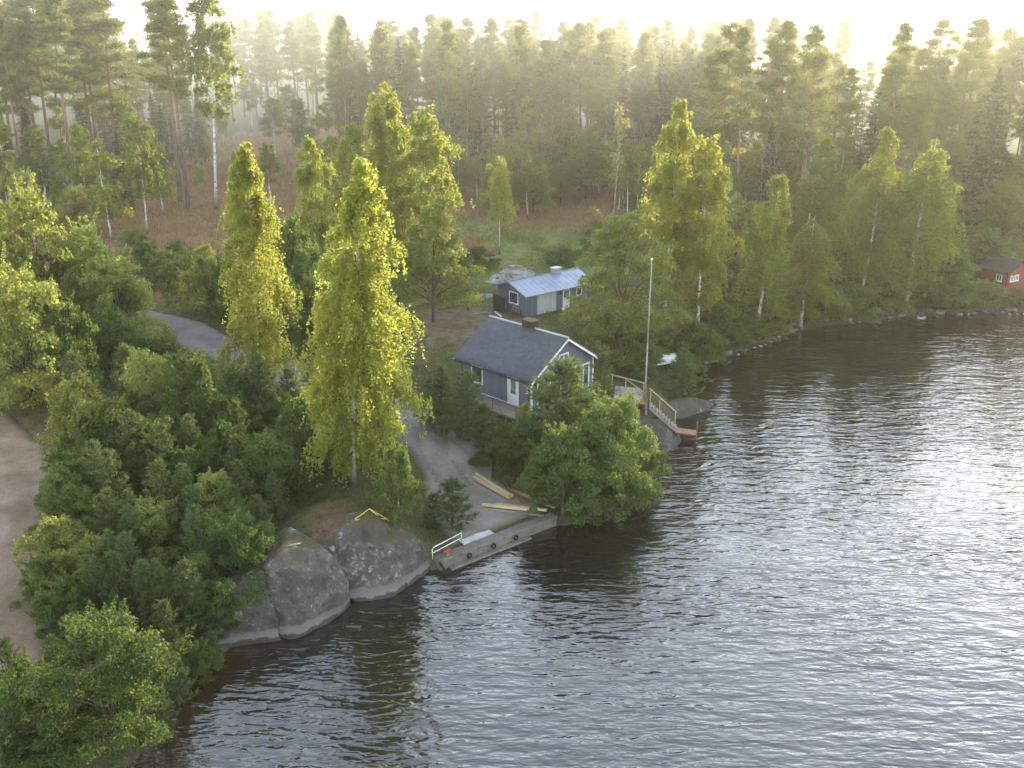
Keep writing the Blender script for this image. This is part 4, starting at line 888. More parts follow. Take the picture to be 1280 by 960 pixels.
# ------------------------------------------------------------------ the grey cabin by the lake
def gable_house(b, W, Ld, eave, ridge, oe, og, wall_mat_x, wall_mat_y, thick=.09):
    """x across the gable, y along the ridge, gable front at y=0"""
    m = MB(); m.prism([(0, .0, -.6), (W, .0, -.6), (W, .0, eave), (W/2, .0, ridge), (0, .0, eave)], (0, .14, 0)); m.build('gable_wall', wall_mat_x, b)
    m = MB(); m.prism([(0, 0, -.6), (W, 0, -.6), (W, 0, eave), (W/2, 0, ridge), (0, 0, eave)], (0, .14, 0), (0, Ld-.14, 0)); m.build('gable_wall', wall_mat_x, b)
    m = MB(); m.box(.002, .142, -.6, .14, Ld-.142, eave); m.build('side_wall', wall_mat_y, b)
    m = MB(); m.box(W-.14, .142, -.6, W-.002, Ld-.142, eave); m.build('side_wall', wall_mat_y, b)
def corrug_roof(b, W, Ld, eave, ridge, oe, og, mat, pitch_w=.17, amp=.022, name='roof_slope'):
    sl = (ridge-eave)/(W/2); n = int((Ld+2*og)/pitch_w)*6; out = []
    for sd in (-1, 1):
        ys = np.linspace(-og, Ld+og, n+1); hh = amp*np.cos(np.arange(n+1)*2*math.pi/6); xs = np.linspace(0, W/2+oe, 7); nn = np.array([sl, 0, 1])/math.hypot(sl, 1)
        V = []; 
        for lay in (0, 1):
            for x in xs:
                off = .10+hh if lay == 0 else .06+hh*0
                zc = ridge-x*sl
                V.append(np.stack([W/2+sd*(x+nn[0]*off), ys, zc+nn[2]*off], 1))
        V = np.array(V); nx = len(xs); Q = []; idx = np.arange(2*nx*(n+1)).reshape(2, nx, n+1)
        for lay in (0, 1):
            i = idx[lay]; Q.append(np.stack([i[:-1, :-1], i[:-1, 1:], i[1:, 1:], i[1:, :-1]], -1).reshape(-1, 4))
        e = lambda a, c: np.stack([a[:-1], a[1:], c[1:], c[:-1]], -1)
        Q += [e(idx[0, -1], idx[1, -1]), e(idx[0, 0], idx[1, 0]), e(idx[0, :, 0], idx[1, :, 0]), e(idx[0, :, -1], idx[1, :, -1])]
        out.append(obj(name, mesh_np(name, V.reshape(-1, 3), np.concatenate(Q), mat, None, False), b))
    m = MB(); m.tube([(W/2, -og, ridge+.115), (W/2, Ld+og, ridge+.115)], .075, 10); m.build('ridge_cap', M['grey_white'], b)
    return out
def verge(b, W, eave, ridge, oe, og, y, mat='white', w=.16):
    sl = (ridge-eave)/(W/2)
    for sd in (-1, 1):
        m = MB(); xe = W/2+oe; zt = ridge+.05
        m.prism([(W/2, y, zt), (W/2+sd*xe, y, zt-xe*sl), (W/2+sd*xe, y, zt-xe*sl-w), (W/2, y, zt-w)], (0, .035, 0)); m.build('verge_board', M[mat], b)
CW, CL, CE, CR_ = 6.5, 7.0, 2.45, 4.55
cb = thing('grey_cabin', 'blue-grey wooden cabin with dark corrugated roof and white trim by the lake', 'cabin', (cab0[0], cab0[1], CAB_Z), R(45.5))
gable_house(cb, CW, CL, CE, CR_, .4, .4, M['cab_wall_x'], M['cab_wall']); corrug_roof(cb, CW, CL, CE, CR_, .42, .42, M['dark_roof'])
verge(cb, CW, CE, CR_, .42, .42, -.455); verge(cb, CW, CE, CR_, .42, .42, CL+.42)
m = MB(); m.box(-.035, -.035, -.5, .10, -.003, CE-.02); m.box(-.035, -.003, -.5, -.001, .10, CE-.02); m.build('corner_board', M['white'], cb)
m = MB(); m.box(CW-.1, -.035, -.5, CW+.035, -.003, CE-.02); m.build('corner_board', M['white'], cb)
m = MB(); m.tube([(-.47, -.42, CE-.33), (-.47, CL+.42, CE-.33)], .06, 8); m.build('gutter', M['black'], cb)
m = MB(); m.tube([(-.47, .12, CE-.38), (-.10, .18, CE-.66), (-.10, .18, -.3)], .045, 8); m.build('downpipe', M['black'], cb)
window(cb, 4.75, 5.95, .75, 2.05, 'x', 1); window(cb, 2.75, 3.75, 2.62, 3.42, 'y', 2); window(cb, .55, 1.95, .06, 2.15, 'y', 2, frame=.11, name='glazed_door'); window(cb, 2.12, 3.85, .06, 2.15, 'y', 2, frame=.11); window(cb, 4.02, 6.05, .06, 2.15, 'y', 3, frame=.11)
d = MB(); d.box(-.05, 1.22, .0, -.003, 2.16, 2.08); dr = d.build('door', M['door_white'], cb)
g = MB(); g.box(-.066, 1.46, .85, -.052, 1.92, 1.88); g.build('pane', M['glass_pale'], dr)
f = MB(); f.box(-.075, 1.14, 0, -.004, 1.217, 2.16); f.box(-.075, 2.163, 0, -.004, 2.24, 2.16); f.box(-.075, 1.217, 2.085, -.004, 2.163, 2.16); f.build('door_frame', M['white'], dr)
h = MB(); h.tube([(-.1, 1.33, 1.02), (-.1, 1.45, 1.02)], .014, 6); h.tube([(-.052, 1.33, 1.02), (-.1, 1.33, 1.02)], .012, 6); h.build('handle', M['black'], dr)
l = MB(); l.box(.26, -.13, 1.78, .38, -.003, 2.0, .02); l.box(.28, -.2, 1.70, .36, -.12, 1.86, .015); l.build('wall_lamp', M['black'], cb)
cy = CL*.46; ch = MB(); ch.box(CW/2-.34, cy-.5, CR_-.5, CW/2+.34, cy+.5, CR_+.62); chn = ch.build('chimney', M['brick'], cb)
t_ = MB(); t_.box(CW/2-.39, cy-.55, CR_+.623, CW/2+.39, cy+.55, CR_+.70, .01); t_.build('chimney_coping', M['brick_top'], chn)
fl_ = MB(); fl_.box(CW/2-.42, cy-.58, CR_-.34, CW/2+.42, cy+.58, CR_+.13); fl_.build('chimney_flashing', M['dark_roof'], chn)
# deck along the wall
dk = MB(); dk.box(-1.75, -.25, -.14, -.06, 4.6, -.03); deck = dk.build('deck', M['deck'], cb)
sk = MB(); sk.box(-1.73, -.22, -.30, -1.68, 4.58, -.143); sk.build('deck_edge', M['brown_wood'], deck)
for (x, y) in ((-1.6, -.1), (-1.6, 1.5), (-1.6, 3.0), (-1.6, 4.45)): p_ = MB(); p_.box(x-.05, y-.05, -1.2, x+.05, y+.05, -.143); p_.build('post', M['brown_wood'], deck)
rl = MB(); rl.tube([(-1.68, -.2, .93), (-1.68, 4.5, .93)], .028, 8); rail = rl.build('deck_railing', M['grey_white'], cb)
for y in (-.15, 2.1, 4.45): p_ = MB(); p_.tube([(-1.68, y, -.03), (-1.68, y, .92)], .02, 6); p_.build('railing_post', M['black'], rail)
for y in (1.1,): p_ = MB(); p_.tube([(-1.68, y, .0), (-1.68, y+.95, .9)], .014, 6); p_.tube([(-1.68, y+.95, .45), (-1.68, -.1, .45)], .012, 6); p_.build('railing_brace', M['black'], rail)
# ------------------------------------------------------------------ shed with the metal roof
sh = thing('garage_shed', 'low blue-grey shed with light metal roof, pale garage door and chimney', 'shed', (shed0[0], shed0[1], SHED_Z), R(39.0))
SX, SY, SE, SR = 7.3, 4.4, 2.02, 2.78     # long wall along x (y=0), gable at x=0
def shed_walls():
    for x in (0, SX-.12):
        m = MB(); m.prism([(x, 0, -.4), (x, SY, -.4), (x, SY, SE), (x, SY/2, SR), (x, 0, SE)], (.12, 0, 0)); m.build('gable_wall', M['cab_wall'], sh)
    for y in (.002, SY-.122): m = MB(); m.box(.122, y, -.4, SX-.122, y+.12, SE); m.build('long_wall', M['cab_wall_x'], sh)
shed_walls()
ssl = (SR-SE)/(SY/2); oe = .38; nn = math.hypot(ssl, 1)
for sd in (-1, 1):
    m = MB(); ye = SY/2+oe
    prof = [(-.55, SY/2, SR+.03), (-.55, SY/2+sd*ye, SR+.03-ye*ssl), (-.55, SY/2+sd*ye, SR+.09-ye*ssl), (-.55, SY/2, SR+.09)]
    m.prism(prof, (SX+1.1, 0, 0))
    for k in range(15):
        x = -.5+k*(SX+1.0)/14; a = SR+.105
        m.bar((x, SY/2+sd*.02, a), (x, SY/2+sd*ye, a-ye*ssl), .012, .012)
    m.build('roof_slope', M['metal_roof'], sh)
    v = MB(); v.prism([(-.58, SY/2, SR+.11), (-.58, SY/2+sd*(ye+.02), SR+.11-ye*ssl), (-.58, SY/2+sd*(ye+.02), SR-.03-ye*ssl), (-.58, SY/2, SR-.03)], (.028, 0, 0)); v.build('verge_board', M['grey_white' if sd < 0 else 'cab_wall_x'], sh)
m = MB(); m.tube([(-.55, SY/2, SR+.10), (SX+.55, SY/2, SR+.10)], .06, 8); m.build('ridge_cap', M['metal_roof'], sh)
m = MB(); m.box(4.7, SY/2-.3, SR-.3, 5.5, SY/2+.3, SR+.5); ch2 = m.build('chimney', M['cement'], sh); m = MB(); m.box(4.64, SY/2-.36, SR+.503, 5.56, SY/2+.36, SR+.57); m.build('chimney_cap', M['grey_white'], ch2)
window(sh, 1.45, 2.75, .78, 1.85, 'x', 1, frame=.08)
def shed_front_box(m, x0, x1, z0, z1, d0=.003, d1=.05): m.box(x0, -d1, z0, x1, -d0, z1)
m = MB(); shed_front_box(m, 1.05, 3.1, .02, 1.88, .003, .03)
gd = m.build('garage_door', plank_mat('pale garage door boards', (.36, .37, .34), (.46, .47, .44), 0, .205, .6), sh)
m = MB(); shed_front_box(m, .96, 1.047, 0, 1.95, .002, .055); shed_front_box(m, 3.103, 3.19, 0, 1.95, .002, .055); shed_front_box(m, 1.047, 3.103, 1.883, 1.95, .002, .055); m.build('door_frame', M['grey_white'], gd)
m = MB(); shed_front_box(m, 4.0, 4.85, .05, 1.85); d2 = m.build('door', M['door_white'], sh); m = MB(); shed_front_box(m, 4.12, 4.73, 1.05, 1.72, .052, .064); m.build('pane', M['glass_pale'], d2)
m = MB(); m.tube([(4.15, -.05, .9), (4.15, -.1, .9), (4.26, -.1, .9)], .014, 6); m.build('handle', M['black'], d2)
window(sh, 5.65, 6.35, 1.0, 1.75, 'y', 1, frame=.08)
m = MB(); m.box(3.62, -.12, 1.5, 3.74, -.003, 1.68, .015); m.build('wall_lamp', M['black'], sh)
m = MB(); m.box(-.001-.03, -.03, -.3, .08, -.003, SE); m.build('corner_board', M['cab_wall'], sh)
def in_shed(x, y, z=0): 
    c, s = math.cos(R(39)), math.sin(R(39)); X, Y = shed0[0]+c*x-s*y, shed0[1]+s*x+c*y; return (X, Y, t1(X, Y)+z)
sc_ = thing('slatted_screen', 'dark slatted wooden screen standing before the shed gable', 'screen', in_shed(-.75, 3.3), R(39))
m = MB()
for k in range(11): m.box(-.02, -.75+k*.14, .08, .02, -.64+k*.14, 1.55)
m.build('slats', M['dark_wall'], sc_)
for y in (-.8, .8): m = MB(); m.box(-.05, y-.04, -.1, .05, y+.04, 1.6); m.build('post', M['brown_wood'], sc_)
m = MB(); m.box(-.024, -.76, 1.25, -.05, .76, 1.34); m.box(-.024, -.76, .3, -.05, .76, .39); m.build('rail', M['brown_wood'], sc_)
bt = thing('bicycle', 'bicycle leaning on the shed gable under the window', 'bicycle', in_shed(-.28, 1.45), R(39))
for y in (-.5, .5):
    m = MB(); m.torus((0, y, .34), .32, .018, 'X', 24, 6)
    for k in range(10):
        a = k*math.pi/5; m.tube([(0, y, .34), (0, y+.31*math.cos(a), .34+.31*math.sin(a))], .003, 3)
    m.build('wheel', M['black'], bt)
m = MB(); m.tube([(0, .5, .34), (0, .42, .78)], .018, 6); m.tube([(0, .42, .76), (0, -.12, .74)], .018, 6); m.tube([(0, .42, .66), (0, 0, .32)], .018, 6); m.tube([(0, 0, .32), (0, -.18, .86)], .016, 6); m.tube([(0, -.5, .34), (0, -.12, .74)], .012, 6); m.tube([(0, -.5, .34), (0, 0, .32)], .012, 6); m.build('frame', M['grey_white'], bt)
m = MB(); m.tube([(0, .42, .78), (0, .40, .95)], .014, 6); m.tube([(-.27, .34, .96), (0, .40, .96), (.2, .34, .96)], .014, 6); m.build('handlebar', M['black'], bt)
m = MB(); m.ball((0, -.19, .89), .12, 2, (.7, 1.1, .35)); m.build('saddle', M['black'], bt)
pl = thing('bucket', 'white bucket beside the white door of the shed', 'bucket', in_shed(3.65, -.5), 0)
m = MB(); m.tube([(0, 0, 0), (0, 0, .3)], [.12, .16], 14); m.build('pail', M['white'], pl); m = MB(); m.tube([(-.16, 0, .3), (-.1, 0, .42), (.1, 0, .42), (.16, 0, .3)], .008, 5); m.build('handle', M['black'], pl)
o = MB().box(-.09, -.9, 0, .09, .9, .06, .01).build('pale_plank', M['white']); p = in_shed(-1.35, 2.7, .03); o.location = p; o.rotation_euler = (0, 0, R(20)); tag(o, 'pale board lying on the grass before the dark screen', 'board')
o = MB().box(-.08, -.8, 0, .08, .8, .08, .01).build('pale_plank', M['grey_wood']); p = in_shed(-2.2, 3.9, .03); o.location = p; o.rotation_euler = (0, 0, R(-70)); tag(o, 'grey plank lying on the grass left of the shed', 'board')
g = ground_at(585, 388); gr = thing('bird_table', 'small dark post with a flat pale top on the dry yard', 'bird table', g)
m = MB(); m.tube([(0, 0, -.1), (0, 0, .95)], .06, 8); m.build('post', M['brown_wood'], gr); m = MB(); m.box(-.4, -.4, .953, .4, .4, 1.02, .015); m.box(-.45, -.45, 1.023, .45, .45, 1.06, .01); m.build('top', M['grey_wood'], gr)
# ------------------------------------------------------------------ red cabin and dark cabin on the far shore
g = ground_at(1256, 368); rc = thing('red_cabin', 'small red wooden cabin with black roof at the right edge', 'cabin', (g[0], g[1], g[2]+.35), R(30))
# local: near corner at origin; gable wall y=0 along x, side wall x=0 along y
gable_house(rc, 3.6, 3.4, 2.05, 3.0, .3, .3, M['red_wall'], M['red_wall_y'])
for sd in (-1, 1):
    m = MB(); sl = (3.0-2.05)/1.8; xe = 2.15; m.prism([(1.8, -.35, 3.04), (1.8+sd*xe, -.35, 3.04-xe*sl), (1.8+sd*xe, -.35, 3.12-xe*sl), (1.8, -.35, 3.12)], (0, 4.1, 0)); m.build('roof_slope', M['felt'], rc)
window(rc, .45, 1.05, .95, 1.6, 'y', 2, frame=.08); window(rc, 1.25, 1.85, .95, 1.6, 'y', 2, frame=.08); window(rc, .6, 1.3, .9, 1.6, 'x', 2, frame=.08)
m = MB()
for (x, y) in ((.2, .2), (3.3, .2), (.2, 3.1), (3.3, 3.1)): m.box(x-.15, y-.15, -1.3, x+.15, y+.15, -.603)
m.build('foundation_posts', M['grey_wood'], rc)
g = ground_at(1060, 262); fc = thing('dark_cabin', 'dim dark cabin with a veranda hidden among trees above the far shore', 'cabin', (g[0], g[1], g[2]+.5), R(8))
gable_house(fc, 5.5, 9.0, 2.3, 3.9, .4, .4, M['dark_wall'], M['dark_wall'])
for sd in (-1, 1):
    m = MB(); sl = (3.9-2.3)/2.75; xe = 3.2; m.prism([(2.75, -.5, 3.94), (2.75+sd*xe, -.5, 3.94-xe*sl), (2.75+sd*xe, -.5, 4.04-xe*sl), (2.75, -.5, 4.04)], (0, 10, 0)); m.build('roof_slope', M['felt'], fc)
window(fc, .8, 1.9, .9, 2.0, 'y', 2); window(fc, 3.4, 4.5, .9, 2.0, 'y', 2); window(fc, 3.0, 4.2, .9, 2.0, 'x', 2)
m = MB(); m.box(-2.2, -2.4, -.25, 7.2, -.03, -.1); vd = m.build('veranda', M['deck'], fc); m = MB(); m.box(-2.2, -2.4, .75, 7.2, -2.3, .83)
for k in range(9): m.box(-2.2+k*1.17, -2.38, -.1, -2.12+k*1.17, -2.31, .75)
m.build('railing', M['grey_wood'], vd)
# ------------------------------------------------------------------ concrete quay and what lies on it
qd = math.atan2(qu[1], qu[0]); QL = float(np.linalg.norm(QB-QA))
def qp(s, t, z=0): p = QA+qu*s+qn*t; return (p[0], p[1], z)
q = thing('concrete_quay', 'low concrete quay wall at the foot of the gravel yard', 'quay', qp(0, 0), qd)
m = MB(); m.box(-.1, .02, -1.2, QL, 1.0, .48, .03); m.build('wall', M['concrete'], q); m = MB(); m.box(-.12, -.06, .483, QL+.02, .62, .64, .025); m.build('edge_beam', M['concrete'], q)
m = MB(); m.box(.4, -.35, -1.2, QL-2.2, .018, .10, .03); m.build('footing', M['concrete'], q)
o = MB().box(0, .64, .50, 2.1, 1.6, .68, .01).build('concrete_slab', M['wet_concrete']); o.location = qp(1.95, 0); o.rotation_euler = (0, 0, qd); tag(o, 'pale wet concrete slab on the yard behind the quay edge', 'slab')
rt = thing('quay_railing', 'low white tube railing at the left end of the quay', 'railing', qp(-.25, .55, .64), qd+.18)
m = MB(); m.tube([(0, 0, -.1), (0, 0, .50), (.05, 0, .56), (.12, 0, .58), (2.3, .0, .58)], .028, 8); m.build('top_rail', M['white'], rt); m = MB(); m.tube([(.02, .0, .27), (2.3, .0, .27)], .024, 8); m.build('lower_rail', M['white'], rt); m = MB(); m.tube([(2.28, .0, -.1), (2.28, .0, .58)], .024, 8); m.build('post', M['grey_white'], rt)
bo = thing('mooring_bollard', 'squat red bollard on the quay below the white railing', 'bollard', qp(.55, .3, .64), qd)
m = MB(); m.tube([(0, 0, 0), (0, 0, .05), (0, 0, .06), (0, 0, .22)], [.2, .2, .1, .09], 14); m.build('stem', M['rust'], bo); m = MB(); m.tube([(-.24, 0, .2), (-.16, 0, .24), (.16, 0, .24), (.24, 0, .2)], [.05, .085, .085, .05], 10); m.build('head', M['red_paint'], bo)
for s_, lab in ((1.75, 'black rubber fender on the quay, nearest the railing'), (3.45, 'black rubber fender in the middle of the quay'), (5.05, 'black rubber fender near the right end of the quay')):
    t_ = thing('quay_fender', lab, 'fender', qp(s_, -.13, .34), qd, 'rubber fenders on the quay'); m = MB(); m.torus((0, 0, 0), .12, .05, 'Y', 18, 8); m.build('tyre', M['rubber'], t_); m = MB(); m.tube([(0, 0, .15), (0, .12, .32)], .015, 5); m.build('chain', M['rust'], t_)
o = MB().tube([(0, 0, .55), (.1, -.25, .15), (.22, -.5, -.25)], .07, 8).build('drain_pipe', M['rubber']); o.location = qp(-.15, -.02); o.rotation_euler = (0, 0, qd); tag(o, 'dark pipe end dropping into the water at the left end of the quay', 'pipe')
# ------------------------------------------------------------------ stacked timber on the yard
def plank_between(name, a, b, w, h, mat, label, lift=0.0, cat='beam', group=None):
    A = Vector((a[0], a[1], t1(*a[:2])+lift)); B = Vector((b[0], b[1], t1(*b[:2])+lift)); d = B-A; L_ = d.length
    m = MB(); m.box(-w/2, 0, 0, w/2, L_, h, min(w, h)*.08); o = m.build(name, M[mat]); o.location = A
    o.rotation_euler = Vector((0, 1, 0)).rotation_difference(d.normalized()).to_euler() ; o.rotation_euler = (math.asin(max(-1, min(1, d.z/L_))), 0, math.atan2(-d.x, d.y)); return tag(o, label, cat, group)
A1, B1 = V2(at(592, 589, 1.4)), V2(at(637, 613, 1.3)); pr = np.array([-(B1-A1)[1], (B1-A1)[0]])/np.linalg.norm(B1-A1)
labs = ['fresh yellow beam, left one of the upper stack on the yard', 'fresh yellow beam, right one of the upper stack on the yard', 'fresh yellow beam on top of the upper stack']
plank_between('timber_beam', A1-pr*.0, B1-pr*.0, .19, .19, 'raw_wood', labs[0], .08); plank_between('timber_beam', A1+pr*.22, B1+pr*.22, .19, .19, 'raw_wood', labs[1], .08); plank_between('timber_beam', A1+pr*.12+.05, B1+pr*.12-.1, .17, .12, 'raw_wood', labs[2], .275)
A2, B2 = V2(at(603, 625, 1.15)), V2(at(664, 634, 1.0)); pr = np.array([-(B2-A2)[1], (B2-A2)[0]])/np.linalg.norm(B2-A2)
plank_between('timber_beam', A2, B2, .16, .17, 'raw_wood', 'fresh yellow beam, front one of the lower pair near the quay', .12); plank_between('timber_beam', A2+pr*.24+(B2-A2)*.25, B2+pr*.2+(B2-A2)*.30, .15, .15, 'raw_wood', 'fresh yellow beam, rear one of the lower pair reaching farther right', .12)
plank_between('timber_plank', A2-pr*.22, B2-pr*.2+(B2-A2)*.28, .22, .07, 'grey_wood', 'grey weathered plank under the lower pair of beams', .04, 'plank')
A3, B3 = V2(at(640, 604, 1.25)), V2(at(694, 629, 1.0)); plank_between('timber_plank', A3, B3, .26, .09, 'grey_wood', 'long grey plank at the foot of the alders by the quay', .1, 'plank')
for k, (a, b) in enumerate([((632, 601), (660, 619)), ((634, 606), (655, 621)), ((640, 612), (662, 622))]):
    plank_between('rusty_bar', at(*a, 1.2), at(*b, 1.15), .13, .1, 'rust', ('rusty steel bar between the yellow stack and the grey plank, rear', 'rusty steel bar lying at the end of the upper yellow stack', 'rusty steel bar nearest the lower pair of beams')[k], .05+.02*k, 'steel bar')
# ------------------------------------------------------------------ things on the granite
def on_rock(px, py, z):
    """drop onto the outcrop"""
    dg = bpy.context.evaluated_depsgraph_get(); dg.update(); d = Vector(ray(px, py)).normalized()
    for _ in range(4):
        ok, loc, *_r = sc.ray_cast(dg, Vector((0, 0, H))+d*25, d)
        return tuple(loc) if ok else at(px, py, z)
YF = [(443, 652), (449, 644), (455, 646)]
def drop(x, y):
    dg = bpy.context.evaluated_depsgraph_get()
    best = t1(x, y)
    for o in C.objects:
        if o.name.startswith('granite_rock'):
            mi = o.matrix_world.inverted(); ok, loc, n_, f_ = o.ray_cast(mi @ Vector((x, y, 9)), mi.to_3x3() @ Vector((0, 0, -1)))
            if ok: best = max(best, (o.matrix_world @ loc).z)
    return best
bpy.context.view_layer.update()
def near(px, py):
    z = 2.6
    for _ in range(12): p = at(px, py, z); z = .5*z+.5*drop(p[0], p[1])
    p = at(px, py, z); return Vector((p[0], p[1], drop(p[0], p[1])))
P_ = [near(*p) for p in ((444, 651), (484, 650), (462, 642), (490, 654))]; up = Vector((0, 0, .06)); f0 = P_[0]
yf = thing('yellow_frame', 'yellow tubular frame lying on the top of the right granite outcrop', 'frame', f0)
m = MB(); m.tube([P_[0]-f0+up, (P_[0]+P_[1])/2-f0+up*1.6, P_[1]-f0+up], .035, 6); m.build('long_tube', M['yellow'], yf)
m = MB(); m.tube([P_[0]-f0+up*2.0, (P_[0]+P_[2])/2-f0+up*3, P_[2]-f0+up*5, P_[3]-f0+up], .03, 6); m.build('bent_tube', M['yellow'], yf)
m = MB(); m.tube([P_[2]-f0+up*4.6, (P_[1]+P_[2])/2-f0+up*2.0+Vector((0, -.1, 0))], .028, 6); m.build('cross_tube', M['yellow'], yf)
a, b = near(346, 689), near(377, 680); o = MB().tube([(0, 0, .03), (b-a)*.5+Vector((0, 0, .12)), (b-a)+Vector((0, 0, .05))], [.02, .025, .03], 6).build('pale_branch', M['dead_bark']); o.location = a; tag(o, 'pale bare branch lying on the left granite outcrop', 'branch')
g = ground_at(499, 645); o = MB().tube([(0, 0, -.2), (0, 0, zat(499, 604, g[1])-g[2])], .035, 8).build('white_pole', M['white']); o.location = g; tag(o, 'thin white pole at the edge of the yard beside the granite', 'pole')
g = ground_at(502, 648); o = MB().box(-.07, -.07, -.2, .07, .07, .95, .01).build('dark_post', M['brown_wood']); o.location = g; tag(o, 'dark wooden post just right of the white pole', 'post')
# ------------------------------------------------------------------ flagpole, terrace, stairs, landing
fp = at(806, 501, 2.65); ft = zat(812, 325, fp[1]); fl = thing('flagpole', 'tall flagpole with rusty lower half at the head of the stairs', 'flagpole', fp)
hh = ft-fp[2]; m = MB(); m.tube([(0, 0, hh*.42), (.02, 0, hh)], [.05, .03], 10); m.build('upper_pole', M['cement'], fl); m = MB(); m.tube([(0, 0, -.6), (0, 0, hh*.42)], [.075, .051], 10); m.build('lower_pole', noise_mat('flaking pole paint', (.17, .10, .07), (.36, .32, .27), 5, .8, .2, .2, c2=(.25, .17, .12), stretch=(1, 1, .35)), fl)
m = MB(); m.ball((.02, 0, hh+.06), .09, 2); m.build('knob', M['white'], fl); m = MB(); m.box(-.16, -.16, -.9, .16, .16, .35, .02); m.build('foot', M['rust'], fl)
tz = 2.5; tp = [Vector(at(*p, tz)) for p in ((764, 500), (808, 506), (800, 487), (770, 484))]
te = thing('terrace', 'small wooden terrace with handrail between the cabin and the flagpole', 'terrace', tuple(tp[0]))
T0_ = tp[0]; m = MB(); m.prism([p-T0_ for p in tp], (0, 0, .1)); m.build('boards', M['grey_wood'], te)
ra = Vector(at(763, 468, tz+1.0)); rb = Vector(at(806, 479, tz+1.0)); m = MB(); m.bar(ra-T0_, rb-T0_, .09, .06); m.build('handrail', M['rail_wood'], te)
for t in (.06, .46, .97): p = ra.lerp(rb, t)-T0_; m = MB(); m.bar(p-Vector((0, 0, 1.3)), p-Vector((0, 0, .035)), .08, .08); m.build('post', M['rail_wood'], te)
m = MB(); m.bar(ra.lerp(rb, .50)-T0_+Vector((0, 0, -.1)), rb-T0_+Vector((0, 0, -.75)), .06, .05); m.build('brace', M['rail_wood'], te)
m = MB()
for t in np.linspace(.5, .95, 9): p = ra.lerp(rb, t)-T0_+Vector((0, 0, -.25)); m.tube([p, p-Vector((0, 0, .75))], .012, 5)
m.build('balusters', M['black'], te)
for k in (1, 2, 3): p = tp[k]-T0_; m = MB(); m.box(p.x-.06, p.y-.06, -1.8, p.x+.06, p.y+.06, -.003); m.build('leg', M['grey_wood'], te)
s0 = Vector(at(812, 506, 2.45)); s1 = Vector(at(846, 536, .72)); st = thing('wooden_stairs', 'steep wooden stairs running down the rock to the lake', 'stairs', tuple(s0))
dr_ = s1-s0; flat = Vector((dr_.x, dr_.y, 0)).normalized(); sd_ = Vector((-flat.y, flat.x, 0)); hw = .42
for e in (-1, 1): m = MB(); m.bar(sd_*hw*e-Vector((0, 0, .08)), dr_+sd_*hw*e-Vector((0, 0, .08)), .05, .16); m.build('stringer', M['grey_wood'], st)
for k in range(9):
    p = dr_*((k+.5)/9)+Vector((0, 0, .07)); m = MB(); m.bar(p-sd_*(hw+.03), p+sd_*(hw+.03), .05, .17, (flat.x, flat.y, 0)); m.build('step', M['grey_wood'], st)
for tt in (.02, .36, .93): p = dr_*tt+sd_*hw*1.1; m = MB(); m.bar(p-Vector((0, 0, .3)), p+Vector((0, 0, 1.0)), .07, .07); m.build('post', M['rail_wood'], st)
m = MB(); m.bar(sd_*hw*1.1+dr_*-.03+Vector((0, 0, 1.03)), sd_*hw*1.1+dr_*.97+Vector((0, 0, 1.03)), .09, .06); m.build('handrail', M['rail_wood'], st)
e0 = Vector(at(846, 538, .68)); e1 = Vector(at(871, 542, .5)); ld = thing('landing_stage', 'red-brown landing boards at the foot of the stairs over the water', 'landing', tuple(e0))
de = e1-e0; fe = Vector((de.x, de.y, 0)).normalized(); se = Vector((-fe.y, fe.x, 0)); m = MB(); m.prism([-fe*.15-se*.5, de-se*.42, de+se*.42, -fe*.15+se*.5], (0, 0, .07)); m.build('boards', M['rust_deck'], ld)
for e in (-1, 1): m = MB(); m.bar(-fe*.1+se*.36*e-Vector((0, 0, .07)), de*.95+se*.34*e-Vector((0, 0, .07)), .08, .12); m.build('beam', M['brown_wood'], ld)
m = MB(); p = de*.95+se*.1; m.tube([p-Vector((0, 0, 1.2)), p+Vector((0, 0, .0))], .05, 6); m.build('leg', M['rust'], ld)
p = de*.97-se*.36; m = MB(); m.tube([p+Vector((0, 0, -.4)), p+Vector((0, 0, 1.05))], .03, 6); m.build('pole', M['rust'], ld)
# upturned boat, teal tub
g = ground_at(822, 458); bo = thing('rowing_boat', 'white upturned boat half hidden in the bank right of the flagpole', 'boat', (g[0], g[1], g[2]+.35), R(115))
bm = bmesh.new(); n = 13; mm_ = 9; rows = []
for i in range(n):
    t = i/(n-1)*2-1; wdt = .68*(1-abs(t)**2.6*(1 if t > 0 else .55)); hgt = .62*(1-.25*abs(t)**3)
    rows.append([bm.verts.new((wdt*math.cos(math.pi*j/(mm_-1)), t*1.75, hgt*math.sin(math.pi*j/(mm_-1))**.75)) for j in range(mm_)])
for r0, r1 in zip(rows[:-1], rows[1:]):
    for j in range(mm_-1): f_ = bm.faces.new((r0[j], r0[j+1], r1[j+1], r1[j])); f_.smooth = True
bm.faces.new(rows[0]); bm.faces.new(rows[-1][::-1]); me = bpy.data.meshes.new('hull'); bm.to_mesh(me); bm.free(); me.materials.append(M['hull']); obj('hull', me, bo)
m = MB(); m.bar((0, -1.7, .58), (0, 1.6, .58), .05, .08); m.build('keel', M['grey_white'], bo); m = MB(); m.tube([rows_p for rows_p in [(.7*(1-abs(i/6-1)**2.6*(1 if i > 6 else .55)), (i/6-1)*1.75, .02) for i in range(13)]], .03, 5); m.build('gunwale', M['grey_wood'], bo)
g = ground_at(910, 444); tb = thing('plastic_tub', 'small teal tub among the stones of the near bay shore', 'tub', (g[0], g[1], g[2]+.1), .4)
